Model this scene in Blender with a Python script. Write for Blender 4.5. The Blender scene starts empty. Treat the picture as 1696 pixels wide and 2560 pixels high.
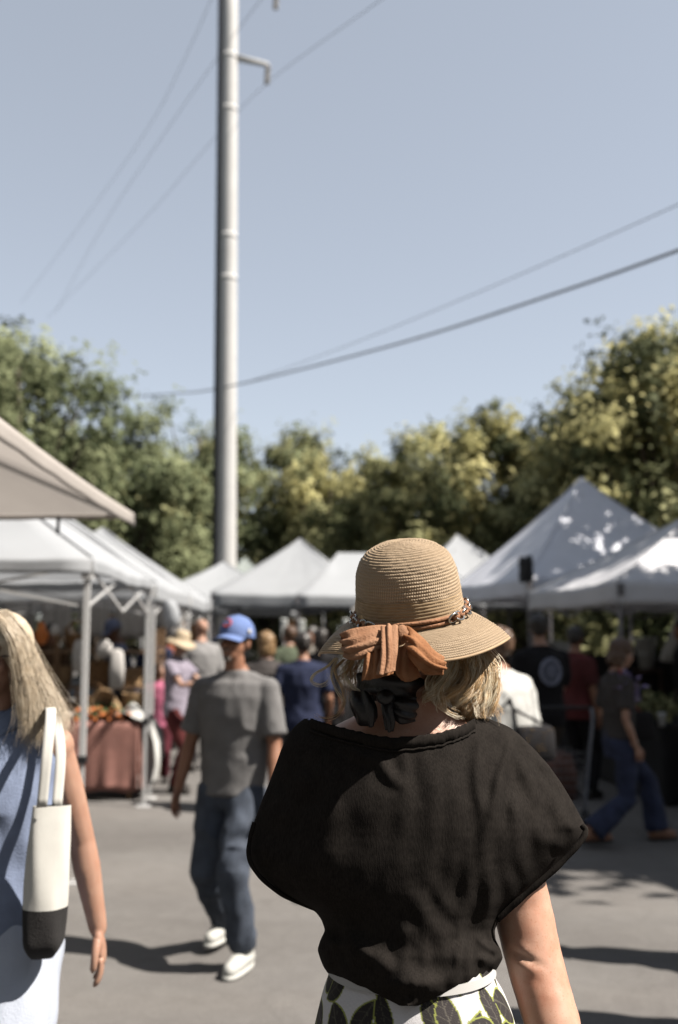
import bpy, math, random
import numpy as np
from mathutils import Vector, Matrix

SC = bpy.context.scene
COL = SC.collection
random.seed(11)
RNG = np.random.default_rng(11)

# ------------------------------------------------------------------ camera
# photo 1696 x 2560; horizon line at y = 1577; 35 mm lens on a 24 x 36 frame held upright
FPX, HOR, CAMZ = 2489.0, 1577.0, 1.66
PITCH = math.atan((HOR - 1280.0) / FPX)
cam = bpy.data.cameras.new("camera")
cam.sensor_fit = 'VERTICAL'
cam.sensor_height = 36.0
cam.sensor_width = 24.0
cam.lens = 35.0
cam.clip_start = 0.05
cam.clip_end = 2000.0
cam.dof.use_dof = True
cam.dof.focus_distance = 1.70
cam.dof.aperture_fstop = 2.7
camo = bpy.data.objects.new("camera", cam)
COL.objects.link(camo)
camo.location = (0, 0, CAMZ)
camo.rotation_euler = (math.pi / 2 + PITCH, 0, 0)
SC.camera = camo

# ------------------------------------------------------------------ sky and sun
SUN_EL = math.radians(51)
SUN_AZ = Vector((0.966, -0.26, 0)).normalized()       # towards the sun, seen from above
world = bpy.data.worlds.new("World")
SC.world = world
world.use_nodes = True
wn, wl = world.node_tree.nodes, world.node_tree.links
bg = wn["Background"]
sky = wn.new("ShaderNodeTexSky")
sky.sky_type = 'NISHITA'
sky.sun_disc = False
sky.sun_elevation = SUN_EL
sky.sun_rotation = math.atan2(SUN_AZ.x, SUN_AZ.y)
sky.altitude = 100
sky.air_density = 1.0
sky.dust_density = 0.6
sky.ozone_density = 1.2
hsv = wn.new("ShaderNodeHueSaturation")
hsv.inputs["Saturation"].default_value = 0.52
wl.new(sky.outputs[0], hsv.inputs["Color"])
hz = wn.new("ShaderNodeMix"); hz.data_type = 'RGBA'      # thin even summer haze over the whole sky
hz.inputs[0].default_value = 0.45
hz.inputs[7].default_value = (2.25, 2.47, 2.74, 1)
wl.new(hsv.outputs[0], hz.inputs[6])
wl.new(hz.outputs[2], bg.inputs[0])
bg.inputs[1].default_value = 0.0605

sund = bpy.data.lights.new("sun", 'SUN')
sund.energy = 5.0
sund.angle = math.radians(0.5)
sund.color = (1.0, 0.93, 0.84)
suno = bpy.data.objects.new("sun", sund)
COL.objects.link(suno)
S = Vector((SUN_AZ.x * math.cos(SUN_EL), SUN_AZ.y * math.cos(SUN_EL), math.sin(SUN_EL)))
suno.rotation_euler = S.to_track_quat('Z', 'Y').to_euler()
suno.location = (6, -4, 14)

SC.view_settings.view_transform = 'Standard'
SC.view_settings.look = 'None'
SC.view_settings.gamma = 1.0
SC.view_settings.exposure = 1.70
SC.cycles.use_denoising = True
SC.cycles.max_bounces = 8
SC.cycles.transparent_max_bounces = 8
SC.cycles.sample_clamp_indirect = 6.0

# ------------------------------------------------------------------ pixels to rays
K = 1696.0 / 1568.0            # measurements were read on a 1568 px wide view of the photo
def P(px, py, d):
    """point on the ray through photo pixel (px, py) at forward distance d"""
    xc, yc = (px - 848.0) / FPX, (1280.0 - py) / FPX
    dy = math.cos(PITCH) - yc * math.sin(PITCH)
    dz = math.sin(PITCH) + yc * math.cos(PITCH)
    t = d / dy
    return Vector((xc * t, d, CAMZ + dz * t))
def W(x, y, d): return P(x * K, y * K, d)
def G(px, py, z=0.0):
    """ground point under photo pixel"""
    a = P(px, py, 1.0)
    t = (z - CAMZ) / (a.z - CAMZ)
    return Vector((a.x * t, t, z))
def GW(x, y, z=0.0): return G(x * K, y * K, z)

# ------------------------------------------------------------------ materials
MATS = {}
ALB = 0.50        # scales every base colour down, against a raised exposure, to deepen the shade
def mat(name, col, rough=0.7, var=0.12, scale=8.0, bump=0.0, bscale=60.0, spec=0.3, metal=0.0,
        trans=0.0, sss=0.0, coord='Object', col2=None, sheen=0.0, detail=4.0, stretch=None):
    if name in MATS: return MATS[name]
    col = tuple(c * ALB for c in col); col2 = tuple(c * ALB for c in col2) if col2 else None
    m = bpy.data.materials.new(name)
    m.use_nodes = True
    n, l = m.node_tree.nodes, m.node_tree.links
    b = n["Principled BSDF"]
    b.inputs["Roughness"].default_value = rough
    b.inputs["Metallic"].default_value = metal
    b.inputs["Specular IOR Level"].default_value = spec
    if sheen: b.inputs["Sheen Weight"].default_value = sheen
    if sss:
        b.inputs["Subsurface Weight"].default_value = sss
        b.inputs["Subsurface Radius"].default_value = (0.02, 0.008, 0.004)
        b.inputs["Subsurface Scale"].default_value = 0.5
    tc = n.new("ShaderNodeTexCoord")
    src = tc.outputs[coord]
    if stretch:
        mp = n.new("ShaderNodeMapping"); mp.inputs["Scale"].default_value = stretch
        l.new(src, mp.inputs[0]); src = mp.outputs[0]
    no = n.new("ShaderNodeTexNoise")
    no.inputs["Scale"].default_value = scale
    no.inputs["Detail"].default_value = detail
    l.new(src, no.inputs["Vector"])
    mx = n.new("ShaderNodeMix"); mx.data_type = 'RGBA'
    c2 = col2 if col2 else tuple(c * (1 - var) for c in col)
    c1 = col if col2 else tuple(min(1, c * (1 + var)) for c in col)
    mx.inputs[6].default_value = (*c2, 1); mx.inputs[7].default_value = (*c1, 1)
    rp = n.new("ShaderNodeMapRange")
    rp.inputs[1].default_value = 0.32; rp.inputs[2].default_value = 0.68
    l.new(no.outputs[0], rp.inputs[0])
    l.new(rp.outputs[0], mx.inputs[0])
    l.new(mx.outputs[2], b.inputs["Base Color"])
    if bump:
        nb = n.new("ShaderNodeTexNoise"); nb.inputs["Scale"].default_value = bscale
        nb.inputs["Detail"].default_value = 3
        l.new(src, nb.inputs["Vector"])
        bp = n.new("ShaderNodeBump"); bp.inputs["Strength"].default_value = bump
        bp.inputs["Distance"].default_value = 0.01
        l.new(nb.outputs[0], bp.inputs["Height"])
        l.new(bp.outputs[0], b.inputs["Normal"])
    if trans:
        tr = n.new("ShaderNodeBsdfTranslucent")
        l.new(mx.outputs[2], tr.inputs[0])
        ms = n.new("ShaderNodeMixShader"); ms.inputs[0].default_value = trans
        l.new(b.outputs[0], ms.inputs[1]); l.new(tr.outputs[0], ms.inputs[2])
        l.new(ms.outputs[0], n["Material Output"].inputs[0])
    MATS[name] = m
    return m

# ------------------------------------------------------------------ mesh helpers
def vnoise(p):
    p = np.asarray(p, float)
    i = np.floor(p); f = p - i
    f = f * f * (3 - 2 * f)
    r = 0
    for dx in (0, 1):
        for dy in (0, 1):
            for dz in (0, 1):
                q = i + (dx, dy, dz)
                h = np.sin(q[:, 0] * 127.1 + q[:, 1] * 311.7 + q[:, 2] * 74.7) * 43758.5453
                h = h - np.floor(h)
                w = (f[:, 0] if dx else 1 - f[:, 0]) * (f[:, 1] if dy else 1 - f[:, 1]) * (f[:, 2] if dz else 1 - f[:, 2])
                r = r + h * w
    return r * 2 - 1

def frames(pts):
    pts = [Vector(p) for p in pts]
    n = len(pts)
    T = []
    for i in range(n):
        a, b = pts[max(i - 1, 0)], pts[min(i + 1, n - 1)]
        t = (b - a)
        T.append(t.normalized() if t.length > 1e-9 else Vector((0, 0, 1)))
    up = Vector((0, 1, 0)) if abs(T[0].y) < 0.9 else Vector((1, 0, 0))
    u = (up - T[0] * up.dot(T[0])).normalized()
    out = []
    for i in range(n):
        u = u - T[i] * u.dot(T[i])
        u = u.normalized() if u.length > 1e-6 else T[i].orthogonal().normalized()
        out.append((pts[i], u.copy(), T[i].cross(u)))
    return out

def smooth_path(pts, n=24):
    """Catmull-Rom through pts (numpy rows of any width)"""
    p = np.asarray([list(q) for q in pts], float)
    p = np.vstack([2 * p[0] - p[1], p, 2 * p[-1] - p[-2]])
    m = len(p) - 3
    t = np.linspace(0, m - 1e-9, n)
    i = t.astype(int); f = (t - i)[:, None]
    a, b, c, d = p[i], p[i + 1], p[i + 2], p[i + 3]
    return 0.5 * (2 * b + (c - a) * f + (2 * a - 5 * b + 4 * c - d) * f * f + (3 * b - a - 3 * c + d) * f ** 3)

class MB:
    def __init__(s): s.v, s.f, s.fm, s.M, s.mi = [], [], [], Matrix.Identity(4), 0
    def add(s, verts, faces):
        o = len(s.v)
        s.v += [tuple(s.M @ Vector(v)) for v in verts]
        s.f += [tuple(i + o for i in f) for f in faces]
        s.fm += [s.mi] * len(faces)
        return s
    def box(s, c, size, rot=None):
        c, h = Vector(c), Vector(size) / 2
        R = rot.to_matrix() if rot is not None and hasattr(rot, 'to_matrix') else (rot or Matrix.Identity(3))
        vs = [c + R @ Vector((x * h.x, y * h.y, z * h.z)) for x in (-1, 1) for y in (-1, 1) for z in (-1, 1)]
        return s.add(vs, [(0, 1, 3, 2), (4, 6, 7, 5), (0, 4, 5, 1), (2, 3, 7, 6), (0, 2, 6, 4), (1, 5, 7, 3)])
    def beam(s, a, b, w, h):
        a, b = Vector(a), Vector(b)
        t = (b - a).normalized()
        up = Vector((0, 0, 1)) if abs(t.z) < 0.95 else Vector((0, 1, 0))
        x = t.cross(up).normalized(); z = x.cross(t)
        vs = [p + x * (i * w / 2) + z * (j * h / 2) for p in (a, b) for i, j in ((-1, -1), (1, -1), (1, 1), (-1, 1))]
        return s.add(vs, [(3, 2, 1, 0), (4, 5, 6, 7), (0, 1, 5, 4), (1, 2, 6, 5), (2, 3, 7, 6), (3, 0, 4, 7)])
    def tube(s, pts, rad, seg=8, caps=True):
        fr = frames(pts); n = len(fr)
        if not hasattr(rad, '__len__'): rad = [rad] * n
        vs, fs = [], []
        for (p, u, w), r in zip(fr, rad):
            for k in range(seg):
                a = 2 * math.pi * k / seg
                vs.append(p + u * (r * math.cos(a)) + w * (r * math.sin(a)))
        for i in range(n - 1):
            for k in range(seg):
                a, b = i * seg + k, i * seg + (k + 1) % seg
                fs.append((a, b, b + seg, a + seg))
        if caps:
            fs.append(tuple(range(seg))[::-1]); fs.append(tuple((n - 1) * seg + k for k in range(seg)))
        return s.add(vs, fs)
    def limb(s, pts, rad, seg=12):
        s.tube(pts, rad, seg)
        for p, r in zip(pts, rad): s.ball(p, (r, r, r), 10, 7)
        return s
    def ball(s, c, r, seg=14, rings=9, rot=None):
        if not hasattr(r, '__len__'): r = (r, r, r)
        c = Vector(c)
        R = rot if rot is not None else Matrix.Identity(3)
        vs, fs = [], []
        vs.append(c + R @ Vector((0, 0, r[2])))
        for i in range(1, rings):
            t = math.pi * i / rings
            for k in range(seg):
                a = 2 * math.pi * k / seg
                vs.append(c + R @ Vector((r[0] * math.sin(t) * math.cos(a), r[1] * math.sin(t) * math.sin(a), r[2] * math.cos(t))))
        vs.append(c + R @ Vector((0, 0, -r[2])))
        for k in range(seg):
            fs.append((0, 1 + k, 1 + (k + 1) % seg))
        for i in range(rings - 2):
            for k in range(seg):
                a, b = 1 + i * seg + k, 1 + i * seg + (k + 1) % seg
                fs.append((a, a + seg, b + seg, b))
        L = len(vs) - 1
        for k in range(seg):
            fs.append((L, L - seg + (k + 1) % seg, L - seg + k))
        return s.add(vs, fs)
    def loft(s, rings, seg=20, p=2.0):
        """rings of (x, y, z, half width, half depth[, tilt])"""
        vs, fs = [], []
        for r in rings:
            x, y, z, a, b = r[:5]
            tl = r[5] if len(r) > 5 else 0
            for k in range(seg):
                t = 2 * math.pi * k / seg
                c, q = math.cos(t), math.sin(t)
                e = 2.0 / p
                cx = math.copysign(abs(c) ** e, c) * a; cy = math.copysign(abs(q) ** e, q) * b
                vs.append((x + cx, y + cy, z + tl * cy))
        n = len(rings)
        for i in range(n - 1):
            for k in range(seg):
                a, b = i * seg + k, i * seg + (k + 1) % seg
                fs.append((a, b, b + seg, a + seg))
        fs.append(tuple(range(seg))[::-1]); fs.append(tuple((n - 1) * seg + k for k in range(seg)))
        return s.add(vs, fs)
    def lathe(s, prof, seg=24, wave=None):
        vs, fs = [], []
        for r, z in prof:
            for k in range(seg):
                a = 2 * math.pi * k / seg
                dz = wave(r, a) if wave else 0
                vs.append((r * math.cos(a), r * math.sin(a), z + dz))
        for i in range(len(prof) - 1):
            for k in range(seg):
                a, b = i * seg + k, i * seg + (k + 1) % seg
                fs.append((a, b, b + seg, a + seg))
        return s.add(vs, fs)
    def torus(s, c, R, r, rot, seg=16, sec=7, sx=1.0):
        c = Vector(c); vs, fs = [], []
        for i in range(seg):
            a = 2 * math.pi * i / seg
            for k in range(sec):
                t = 2 * math.pi * k / sec
                q = (R + r * math.cos(t))
                vs.append(c + rot @ Vector((q * math.cos(a) * sx, q * math.sin(a), r * math.sin(t))))
        for i in range(seg):
            for k in range(sec):
                a, b = i * sec + k, i * sec + (k + 1) % sec
                c2, d2 = ((i + 1) % seg) * sec + k, ((i + 1) % seg) * sec + (k + 1) % sec
                fs.append((a, c2, d2, b))
        return s.add(vs, fs)
    def grid(s, pts, closed=False, thick=0.0):
        """pts: numpy (rows, cols, 3); thick > 0 makes a closed slab"""
        R, C = pts.shape[:2]
        def faces(o, flip):
            fs = []
            for i in range(R - 1):
                for j in range(C if closed else C - 1):
                    a, b = o + i * C + j, o + i * C + (j + 1) % C
                    f = (a, b, b + C, a + C)
                    fs.append(f[::-1] if flip else f)
            return fs
        if not thick:
            return s.add(pts.reshape(-1, 3), faces(0, False))
        du = np.gradient(pts, axis=0); dv = np.gradient(pts, axis=1)
        n = np.cross(dv, du); n /= np.linalg.norm(n, axis=2, keepdims=True) + 1e-9
        a = (pts + n * thick / 2).reshape(-1, 3); b = (pts - n * thick / 2).reshape(-1, 3)
        N = R * C
        fs = faces(0, False) + faces(N, True)
        edge = [(0, j) for j in range(C)] + [(i, C - 1) for i in range(1, R)] + [(R - 1, j) for j in range(C - 2, -1, -1)] + [(i, 0) for i in range(R - 2, 0, -1)]
        e = [i * C + j for i, j in edge]
        for k in range(len(e)):
            p, q = e[k], e[(k + 1) % len(e)]
            fs.append((q, p, p + N, q + N))
        return s.add(np.vstack([a, b]), fs)
    def mesh(s, name, mats, smooth=True):
        me = bpy.data.meshes.new(name)
        me.from_pydata(s.v, [], s.f)
        for m in (mats if isinstance(mats, (list, tuple)) else [mats]): me.materials.append(m)
        if any(s.fm): me.polygons.foreach_set("material_index", s.fm)
        if smooth: me.polygons.foreach_set("use_smooth", [True] * len(me.polygons))
        me.update()
        return me
    def build(s, name, mats, parent=None, smooth=True, loc=None):
        o = bpy.data.objects.new(name, s.mesh(name, mats, smooth))
        COL.objects.link(o)
        if parent: o.parent = parent
        if loc is not None: o.location = loc
        return o

def remesh(mb, voxel, iters=4, disp=None, extra=None):
    """union of the overlapping shells in mb as one continuous smooth surface -> MB"""
    me = mb.mesh("tmp", [], False)
    o = bpy.data.objects.new("tmp", me); COL.objects.link(o)
    r = o.modifiers.new("r", 'REMESH'); r.mode = 'VOXEL'; r.voxel_size = voxel; r.adaptivity = 0
    if iters:
        q = o.modifiers.new("s", 'SMOOTH'); q.factor = 0.5; q.iterations = iters
    dg = bpy.context.evaluated_depsgraph_get()
    m2 = bpy.data.meshes.new_from_object(o.evaluated_get(dg))
    n = len(m2.vertices)
    co = np.empty(n * 3); m2.vertices.foreach_get("co", co); co = co.reshape(-1, 3)
    if disp:
        no = np.empty(n * 3); m2.vertices.foreach_get("normal", no); no = no.reshape(-1, 3)
        co = co + no * disp(co, no)[:, None]
    out = MB()
    out.v = [tuple(c) for c in co]
    nl = len(m2.loops); vi = np.empty(nl, int); m2.loops.foreach_get("vertex_index", vi)
    ls = np.empty(len(m2.polygons), int); m2.polygons.foreach_get("loop_start", ls)
    lt = np.empty(len(m2.polygons), int); m2.polygons.foreach_get("loop_total", lt)
    out.f = [tuple(vi[a:a + b]) for a, b in zip(ls, lt)]
    out.fm = [0] * len(out.f)
    bpy.data.objects.remove(o); bpy.data.meshes.remove(me); bpy.data.meshes.remove(m2)
    return out

def tag(o, label=None, cat=None, group=None, kind=None):
    if label: o["label"] = label
    if cat: o["category"] = cat
    if group: o["group"] = group
    if kind: o["kind"] = kind
    return o
def thing(name, label, cat, loc=(0, 0, 0), rz=0.0, group=None, scale=1.0):
    o = bpy.data.objects.new(name, None)
    COL.objects.link(o)
    o.empty_display_size = 0.1
    o.location = loc; o.rotation_euler = (0, 0, rz); o.scale = (scale,) * 3
    return tag(o, label, cat, group)
def copy_tree(o, parent=None):
    c = o.copy(); COL.objects.link(c); c.parent = parent
    for ch in list(o.children): copy_tree(ch, c)
    return c
# ================================================================== the setting
def asphalt():
    m = bpy.data.materials.new("asphalt"); m.use_nodes = True
    n, l = m.node_tree.nodes, m.node_tree.links
    b = n["Principled BSDF"]; b.inputs["Roughness"].default_value = 0.88
    b.inputs["Specular IOR Level"].default_value = 0.25
    tc = n.new("ShaderNodeTexCoord")
    def noise(s, d=5, dist=0.0):
        q = n.new("ShaderNodeTexNoise"); q.inputs["Scale"].default_value = s; q.inputs["Detail"].default_value = d
        q.inputs["Distortion"].default_value = dist
        l.new(tc.outputs["Object"], q.inputs["Vector"]); return q
    def ramp(src, pts):
        r = n.new("ShaderNodeValToRGB"); e = r.color_ramp.elements
        e[0].position, e[0].color = pts[0][0], (*pts[0][1], 1)
        e[1].position, e[1].color = pts[-1][0], (*pts[-1][1], 1)
        for p, c in pts[1:-1]:
            x = e.new(p); x.color = (*c, 1)
        l.new(src, r.inputs[0]); return r
    def mul(a, c, f=1.0):
        x = n.new("ShaderNodeMix"); x.data_type = 'RGBA'; x.blend_type = 'MULTIPLY'; x.inputs[0].default_value = f
        l.new(a, x.inputs[6]); l.new(c, x.inputs[7]); return x.outputs[2]
    base = ramp(noise(0.55, 6, 0.4).outputs[0], [(0.3, (0.078, 0.073, 0.070)), (0.5, (0.094, 0.089, 0.085)), (0.72, (0.108, 0.103, 0.099))])
    fine = ramp(noise(140, 3).outputs[0], [(0.3, (0.72, 0.72, 0.72)), (0.62, (1.12, 1.12, 1.12))])
    mid = ramp(noise(7, 5, 1.0).outputs[0], [(0.28, (0.90, 0.895, 0.89)), (0.55, (1.0, 1.0, 1.0)), (0.75, (1.07, 1.07, 1.06))])
    # long seams and patched strips of old paving
    mp = n.new("ShaderNodeMapping"); mp.inputs["Scale"].default_value = (0.06, 0.45, 1); mp.inputs["Rotation"].default_value = (0, 0, 0.04)
    l.new(tc.outputs["Object"], mp.inputs[0])
    st = n.new("ShaderNodeTexNoise"); st.inputs["Scale"].default_value = 2.2; st.inputs["Detail"].default_value = 3
    l.new(mp.outputs[0], st.inputs["Vector"])
    strip = ramp(st.outputs[0], [(0.38, (0.92, 0.915, 0.91)), (0.47, (1, 1, 1)), (0.6, (1.03, 1.02, 1.01))])
    spots = ramp(noise(2.6, 2).outputs[0], [(0.22, (0.6, 0.58, 0.55)), (0.29, (1, 1, 1)), (0.8, (1, 1, 1))])
    c = mul(mul(mul(mul(base.outputs[0], fine.outputs[0]), mid.outputs[0]), strip.outputs[0]), spots.outputs[0])
    # hairline cracks and scattered pale grit
    wp = n.new("ShaderNodeVectorMath"); wp.operation = 'ADD'; wn2 = noise(1.3, 4)
    sc3 = n.new("ShaderNodeVectorMath"); sc3.operation = 'SCALE'; sc3.inputs["Scale"].default_value = .9; l.new(wn2.outputs["Color"], sc3.inputs[0])
    l.new(tc.outputs["Object"], wp.inputs[0]); l.new(sc3.outputs[0], wp.inputs[1])
    vc = n.new("ShaderNodeTexVoronoi"); vc.feature = 'DISTANCE_TO_EDGE'; vc.inputs["Scale"].default_value = .42; l.new(wp.outputs[0], vc.inputs["Vector"])
    crack = ramp(vc.outputs["Distance"], [(0.0, (.93, .93, .925)), (0.005, (.97, .97, .97)), (0.010, (1, 1, 1))])
    grit = ramp(noise(55, 2).outputs[0], [(.3, (.9, .9, .9)), (.66, (1, 1, 1)), (.74, (1.35, 1.34, 1.32))])
    c = mul(mul(c, crack.outputs[0]), grit.outputs[0])
    l.new(c, b.inputs["Base Color"])
    bp = n.new("ShaderNodeBump"); bp.inputs["Strength"].default_value = 0.5; bp.inputs["Distance"].default_value = 0.006
    l.new(noise(170, 3).outputs[0], bp.inputs["Height"]); l.new(bp.outputs[0], b.inputs["Normal"])
    return m
g = MB(); g.add([(-300, -60, 0), (300, -60, 0), (300, 600, 0), (-300, 600, 0)], [(0, 1, 2, 3)])
tag(g.build("ground", asphalt(), smooth=False), kind="structure")

# ------------------------------------------------------------------ trees
def leaf_material(name, c1, c2, trans=0.35):
    m = bpy.data.materials.new(name); m.use_nodes = True
    n, l = m.node_tree.nodes, m.node_tree.links
    b = n["Principled BSDF"]; b.inputs["Roughness"].default_value = 0.75; b.inputs["Specular IOR Level"].default_value = 0.12
    at = n.new("ShaderNodeAttribute"); at.attribute_name = "tint"
    mx = n.new("ShaderNodeMix"); mx.data_type = 'RGBA'
    mx.inputs[6].default_value = (*c1, 1); mx.inputs[7].default_value = (*c2, 1)
    l.new(at.outputs["Fac"], mx.inputs[0])
    l.new(mx.outputs[2], b.inputs["Base Color"])
    tr = n.new("ShaderNodeBsdfTranslucent"); l.new(mx.outputs[2], tr.inputs[0])
    ms = n.new("ShaderNodeMixShader"); ms.inputs[0].default_value = trans
    l.new(b.outputs[0], ms.inputs[1]); l.new(tr.outputs[0], ms.inputs[2])
    l.new(ms.outputs[0], n["Material Output"].inputs[0])
    return m
LEAF = {
    'left': leaf_material("leaf_grey_green", (0.068, 0.084, 0.042), (0.215, 0.235, 0.130)),
    'mid': leaf_material("leaf_olive", (0.095, 0.10, 0.046), (0.32, 0.315, 0.165)),
    'dark': leaf_material("leaf_dark", (0.026, 0.034, 0.015), (0.095, 0.10, 0.046), 0.25),
    'gold': leaf_material("leaf_gold", (0.25, 0.235, 0.10), (0.54, 0.50, 0.25), 0.4),
    'pale': leaf_material("leaf_pale", (0.45, 0.43, 0.36), (0.62, 0.60, 0.52), 0.3),
    'rust': leaf_material("leaf_rust", (0.16, 0.065, 0.03), (0.27, 0.12, 0.05), 0.3),
}
BARK = mat("bark", (0.10, 0.075, 0.055), 0.9, 0.35, 6, 0.8, 25)
def leaves_mesh(name, cen, size, mats, mi, tint, elong=1.8, droop=0.0, nrm=None):
    """one small folded leaf (two quads) for each centre"""
    n = len(cen)
    d = RNG.normal(size=(n, 3)); d[:, 2] -= droop
    d /= np.linalg.norm(d, axis=1, keepdims=True)
    if nrm is not None:
        nrm = nrm / (np.linalg.norm(nrm, axis=1, keepdims=True) + 1e-9)
        d -= nrm * (d * nrm).sum(1, keepdims=True) * .85; d /= np.linalg.norm(d, axis=1, keepdims=True)
        u = np.cross(d, nrm + 1e-4)
    else: u = np.cross(d, RNG.normal(size=(n, 3)))
    u /= np.linalg.norm(u, axis=1, keepdims=True)
    w = np.cross(d, u)
    s = (size * RNG.uniform(0.6, 1.3, n))[:, None]
    L, B = d * s * elong, u * s
    fold = w * s * 0.25
    v = np.stack([cen, cen + L * 0.5 - B * 0.5 + fold, cen + L, cen + L * 0.5 + B * 0.5 + fold], 1).reshape(-1, 3)
    me = bpy.data.meshes.new(name)
    idx = np.arange(n) * 4
    f = np.stack([idx, idx + 1, idx + 2, idx, idx + 2, idx + 3], 1).reshape(-1)
    me.vertices.add(n * 4); me.vertices.foreach_set("co", v.reshape(-1))
    me.loops.add(n * 6); me.loops.foreach_set("vertex_index", f)
    me.polygons.add(n * 2); me.polygons.foreach_set("loop_start", np.arange(n * 2) * 3)
    me.polygons.foreach_set("material_index", np.repeat(mi, 2).astype(np.int32))
    for m in mats: me.materials.append(m)
    a = me.attributes.new("tint", 'FLOAT', 'FACE'); a.data.foreach_set("value", np.repeat(tint, 2).astype(np.float32))
    me.update(calc_edges=True); me.validate()
    return me
def tree(label, x, y, height, radius, base, mats, weights, nclump=150, per=170, leaf=0.11, clump=0.75, seed=0,
         zsq=0.8, droop=0.3, group="trees beyond the stalls", trunk_r=0.16, name="tree"):
    global RNG
    RNG = np.random.default_rng(seed + 500)
    R = random.Random(seed)
    t = thing(name, label, "tree", (x, y, 0), 0, group)
    cz = base + (height - base) * 0.52
    hz = (height - base) * 0.5
    # clump centres over and through the crown
    cs = []
    lobes = [(R.uniform(-.5, .5) * radius, R.uniform(-.5, .5) * radius, R.uniform(-.45, .55) * hz, R.uniform(.45, .7)) for _ in range(7)]
    while len(cs) < nclump:
        lx, ly, lz, lr = R.choice(lobes)
        q = RNG.normal(size=3); q /= np.linalg.norm(q)
        rr = R.uniform(0.55, 1.0) ** 0.6
        p = np.array([lx + q[0] * radius * lr * rr, ly + q[1] * radius * lr * rr, lz + q[2] * hz * lr * rr])
        if base - cz < p[2] < height - cz: cs.append(p)
    cs = np.array(cs); cs[:, 2] += cz
    # trunk and limbs
    mb = MB()
    k = smooth_path([(0, 0, -0.05), (R.uniform(-.15, .15), R.uniform(-.15, .15), base * .7), (R.uniform(-.3, .3), R.uniform(-.3, .3), cz), (R.uniform(-.3, .3), 0, height * .9)], 14)
    mb.tube(k, list(np.linspace(trunk_r, 0.03, 14)), 9)
    for i in range(0, min(nclump, 46)):
        c = cs[i * nclump // 46]
        a = k[min(12, max(3, int(13 * (c[2] - hz * .55) / height)))]
        mid = (np.array(a) * .5 + c * .5) + np.array([0, 0, -0.12 * radius * R.random()])
        mb.tube(smooth_path([a, mid, c], 7), list(np.linspace(trunk_r * .38, 0.012, 7)), 5, False)
    mb.build("trunk", BARK, t)
    cen, mi, tint, nr = [], [], [], []
    for c in cs:
        n = int(per * R.uniform(.6, 1.4))
        kind = R.choices(range(len(mats)), weights)[0]
        cr = clump * R.uniform(.6, 1.25)
        q = RNG.normal(size=(n, 3)); q /= np.linalg.norm(q, axis=1, keepdims=True)
        q *= (RNG.uniform(0, 1, n) ** 0.45)[:, None] * cr
        q[:, 2] *= zsq
        # sprays: pull part of the leaves along a few twigs
        tw = RNG.normal(size=(5, 3)); tw /= np.linalg.norm(tw, axis=1, keepdims=True)
        pick = RNG.integers(0, 5, n); al = RNG.uniform(.3, 1.5, n)
        on = RNG.random(n) < .45
        q[on] = tw[pick[on]] * (al[on] * cr)[:, None] + RNG.normal(size=(on.sum(), 3)) * cr * .14
        cen.append(q + c); mi.append(np.full(n, kind))
        nr.append(q / cr + RNG.normal(size=(n, 3)) * .26 + (c - np.array([0, 0, cz])) / radius * .35 + np.array([0, 0, .25]))
        tint.append(np.clip(R.uniform(.1, .9) + RNG.normal(size=n) * .12, 0, 1))
    me = leaves_mesh("crown", np.vstack(cen), leaf, [LEAF[m] for m in mats], np.concatenate(mi), np.concatenate(tint), droop=droop, nrm=np.vstack(nr))
    o = bpy.data.objects.new("crown", me); COL.objects.link(o); o.parent = t
    return t

def tree_at(label, dx, dtop, d, radius, base, mats, weights, **kw):
    p = W(dx, dtop, d)
    return tree(label, p.x, d, p.z, radius, base, mats, weights, **kw)
GL = "broadleaf trees behind the left stalls"; GC = "trees behind the far stalls"; GR = "gold tipped trees behind the right stalls"
tree_at("tall grey-green tree rising above the umbrella at the far left", 60, 728, 23, 3.9, 1.6, ['left', 'dark'], [8, 2], seed=1, nclump=210, per=150, leaf=.10, clump=.62, group=GL, trunk_r=.22)
tree_at("grey-green tree whose crown slopes down toward the utility pole", 255, 885, 25, 2.5, 1.2, ['left', 'dark'], [8, 2], seed=2, nclump=130, per=150, leaf=.10, clump=.6, group=GL)
tree_at("low bushy green tree just left of the utility pole base", 375, 1040, 27, 2.1, .9, ['left', 'dark', 'mid'], [6, 2, 2], seed=3, nclump=100, per=140, leaf=.10, clump=.55, group=GL)
tree_at("slim olive tree directly behind the utility pole", 465, 948, 31, 2.0, 1.0, ['left', 'mid', 'dark'], [4, 4, 2], seed=4, nclump=90, per=140, leaf=.10, clump=.6, group=GC)
tree_at("dark green tree just right of the utility pole", 625, 985, 33, 2.3, 1.0, ['dark', 'left', 'mid'], [4, 4, 2], seed=5, nclump=100, per=140, leaf=.11, clump=.6, group=GC)
tree_at("olive tree with rusty leaves above the twin white peaks", 760, 1030, 31, 2.4, .8, ['mid', 'gold', 'dark'], [5, 3, 2.5], seed=6, nclump=110, per=140, leaf=.11, clump=.6, group=GC)
tree_at("olive tree with feathery top behind the straw hat", 905, 985, 29, 2.5, .8, ['mid', 'gold', 'dark'], [5, 3, 2.5], seed=7, nclump=120, per=140, leaf=.11, clump=.6, group=GC)
tree_at("yellow-green tree above the straw hat, right of the feathery one", 1050, 1020, 27, 2.3, .8, ['mid', 'gold', 'dark'], [4, 4, 2.5], seed=8, nclump=110, per=140, leaf=.11, clump=.6, group=GC)
tree_at("dark tree with gold tips left of the tall blue-white canopy peak", 1205, 940, 23, 2.4, .9, ['dark', 'mid', 'gold'], [4, 2.5, 3.2], seed=9, nclump=130, per=150, leaf=.10, clump=.55, group=GR)
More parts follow.
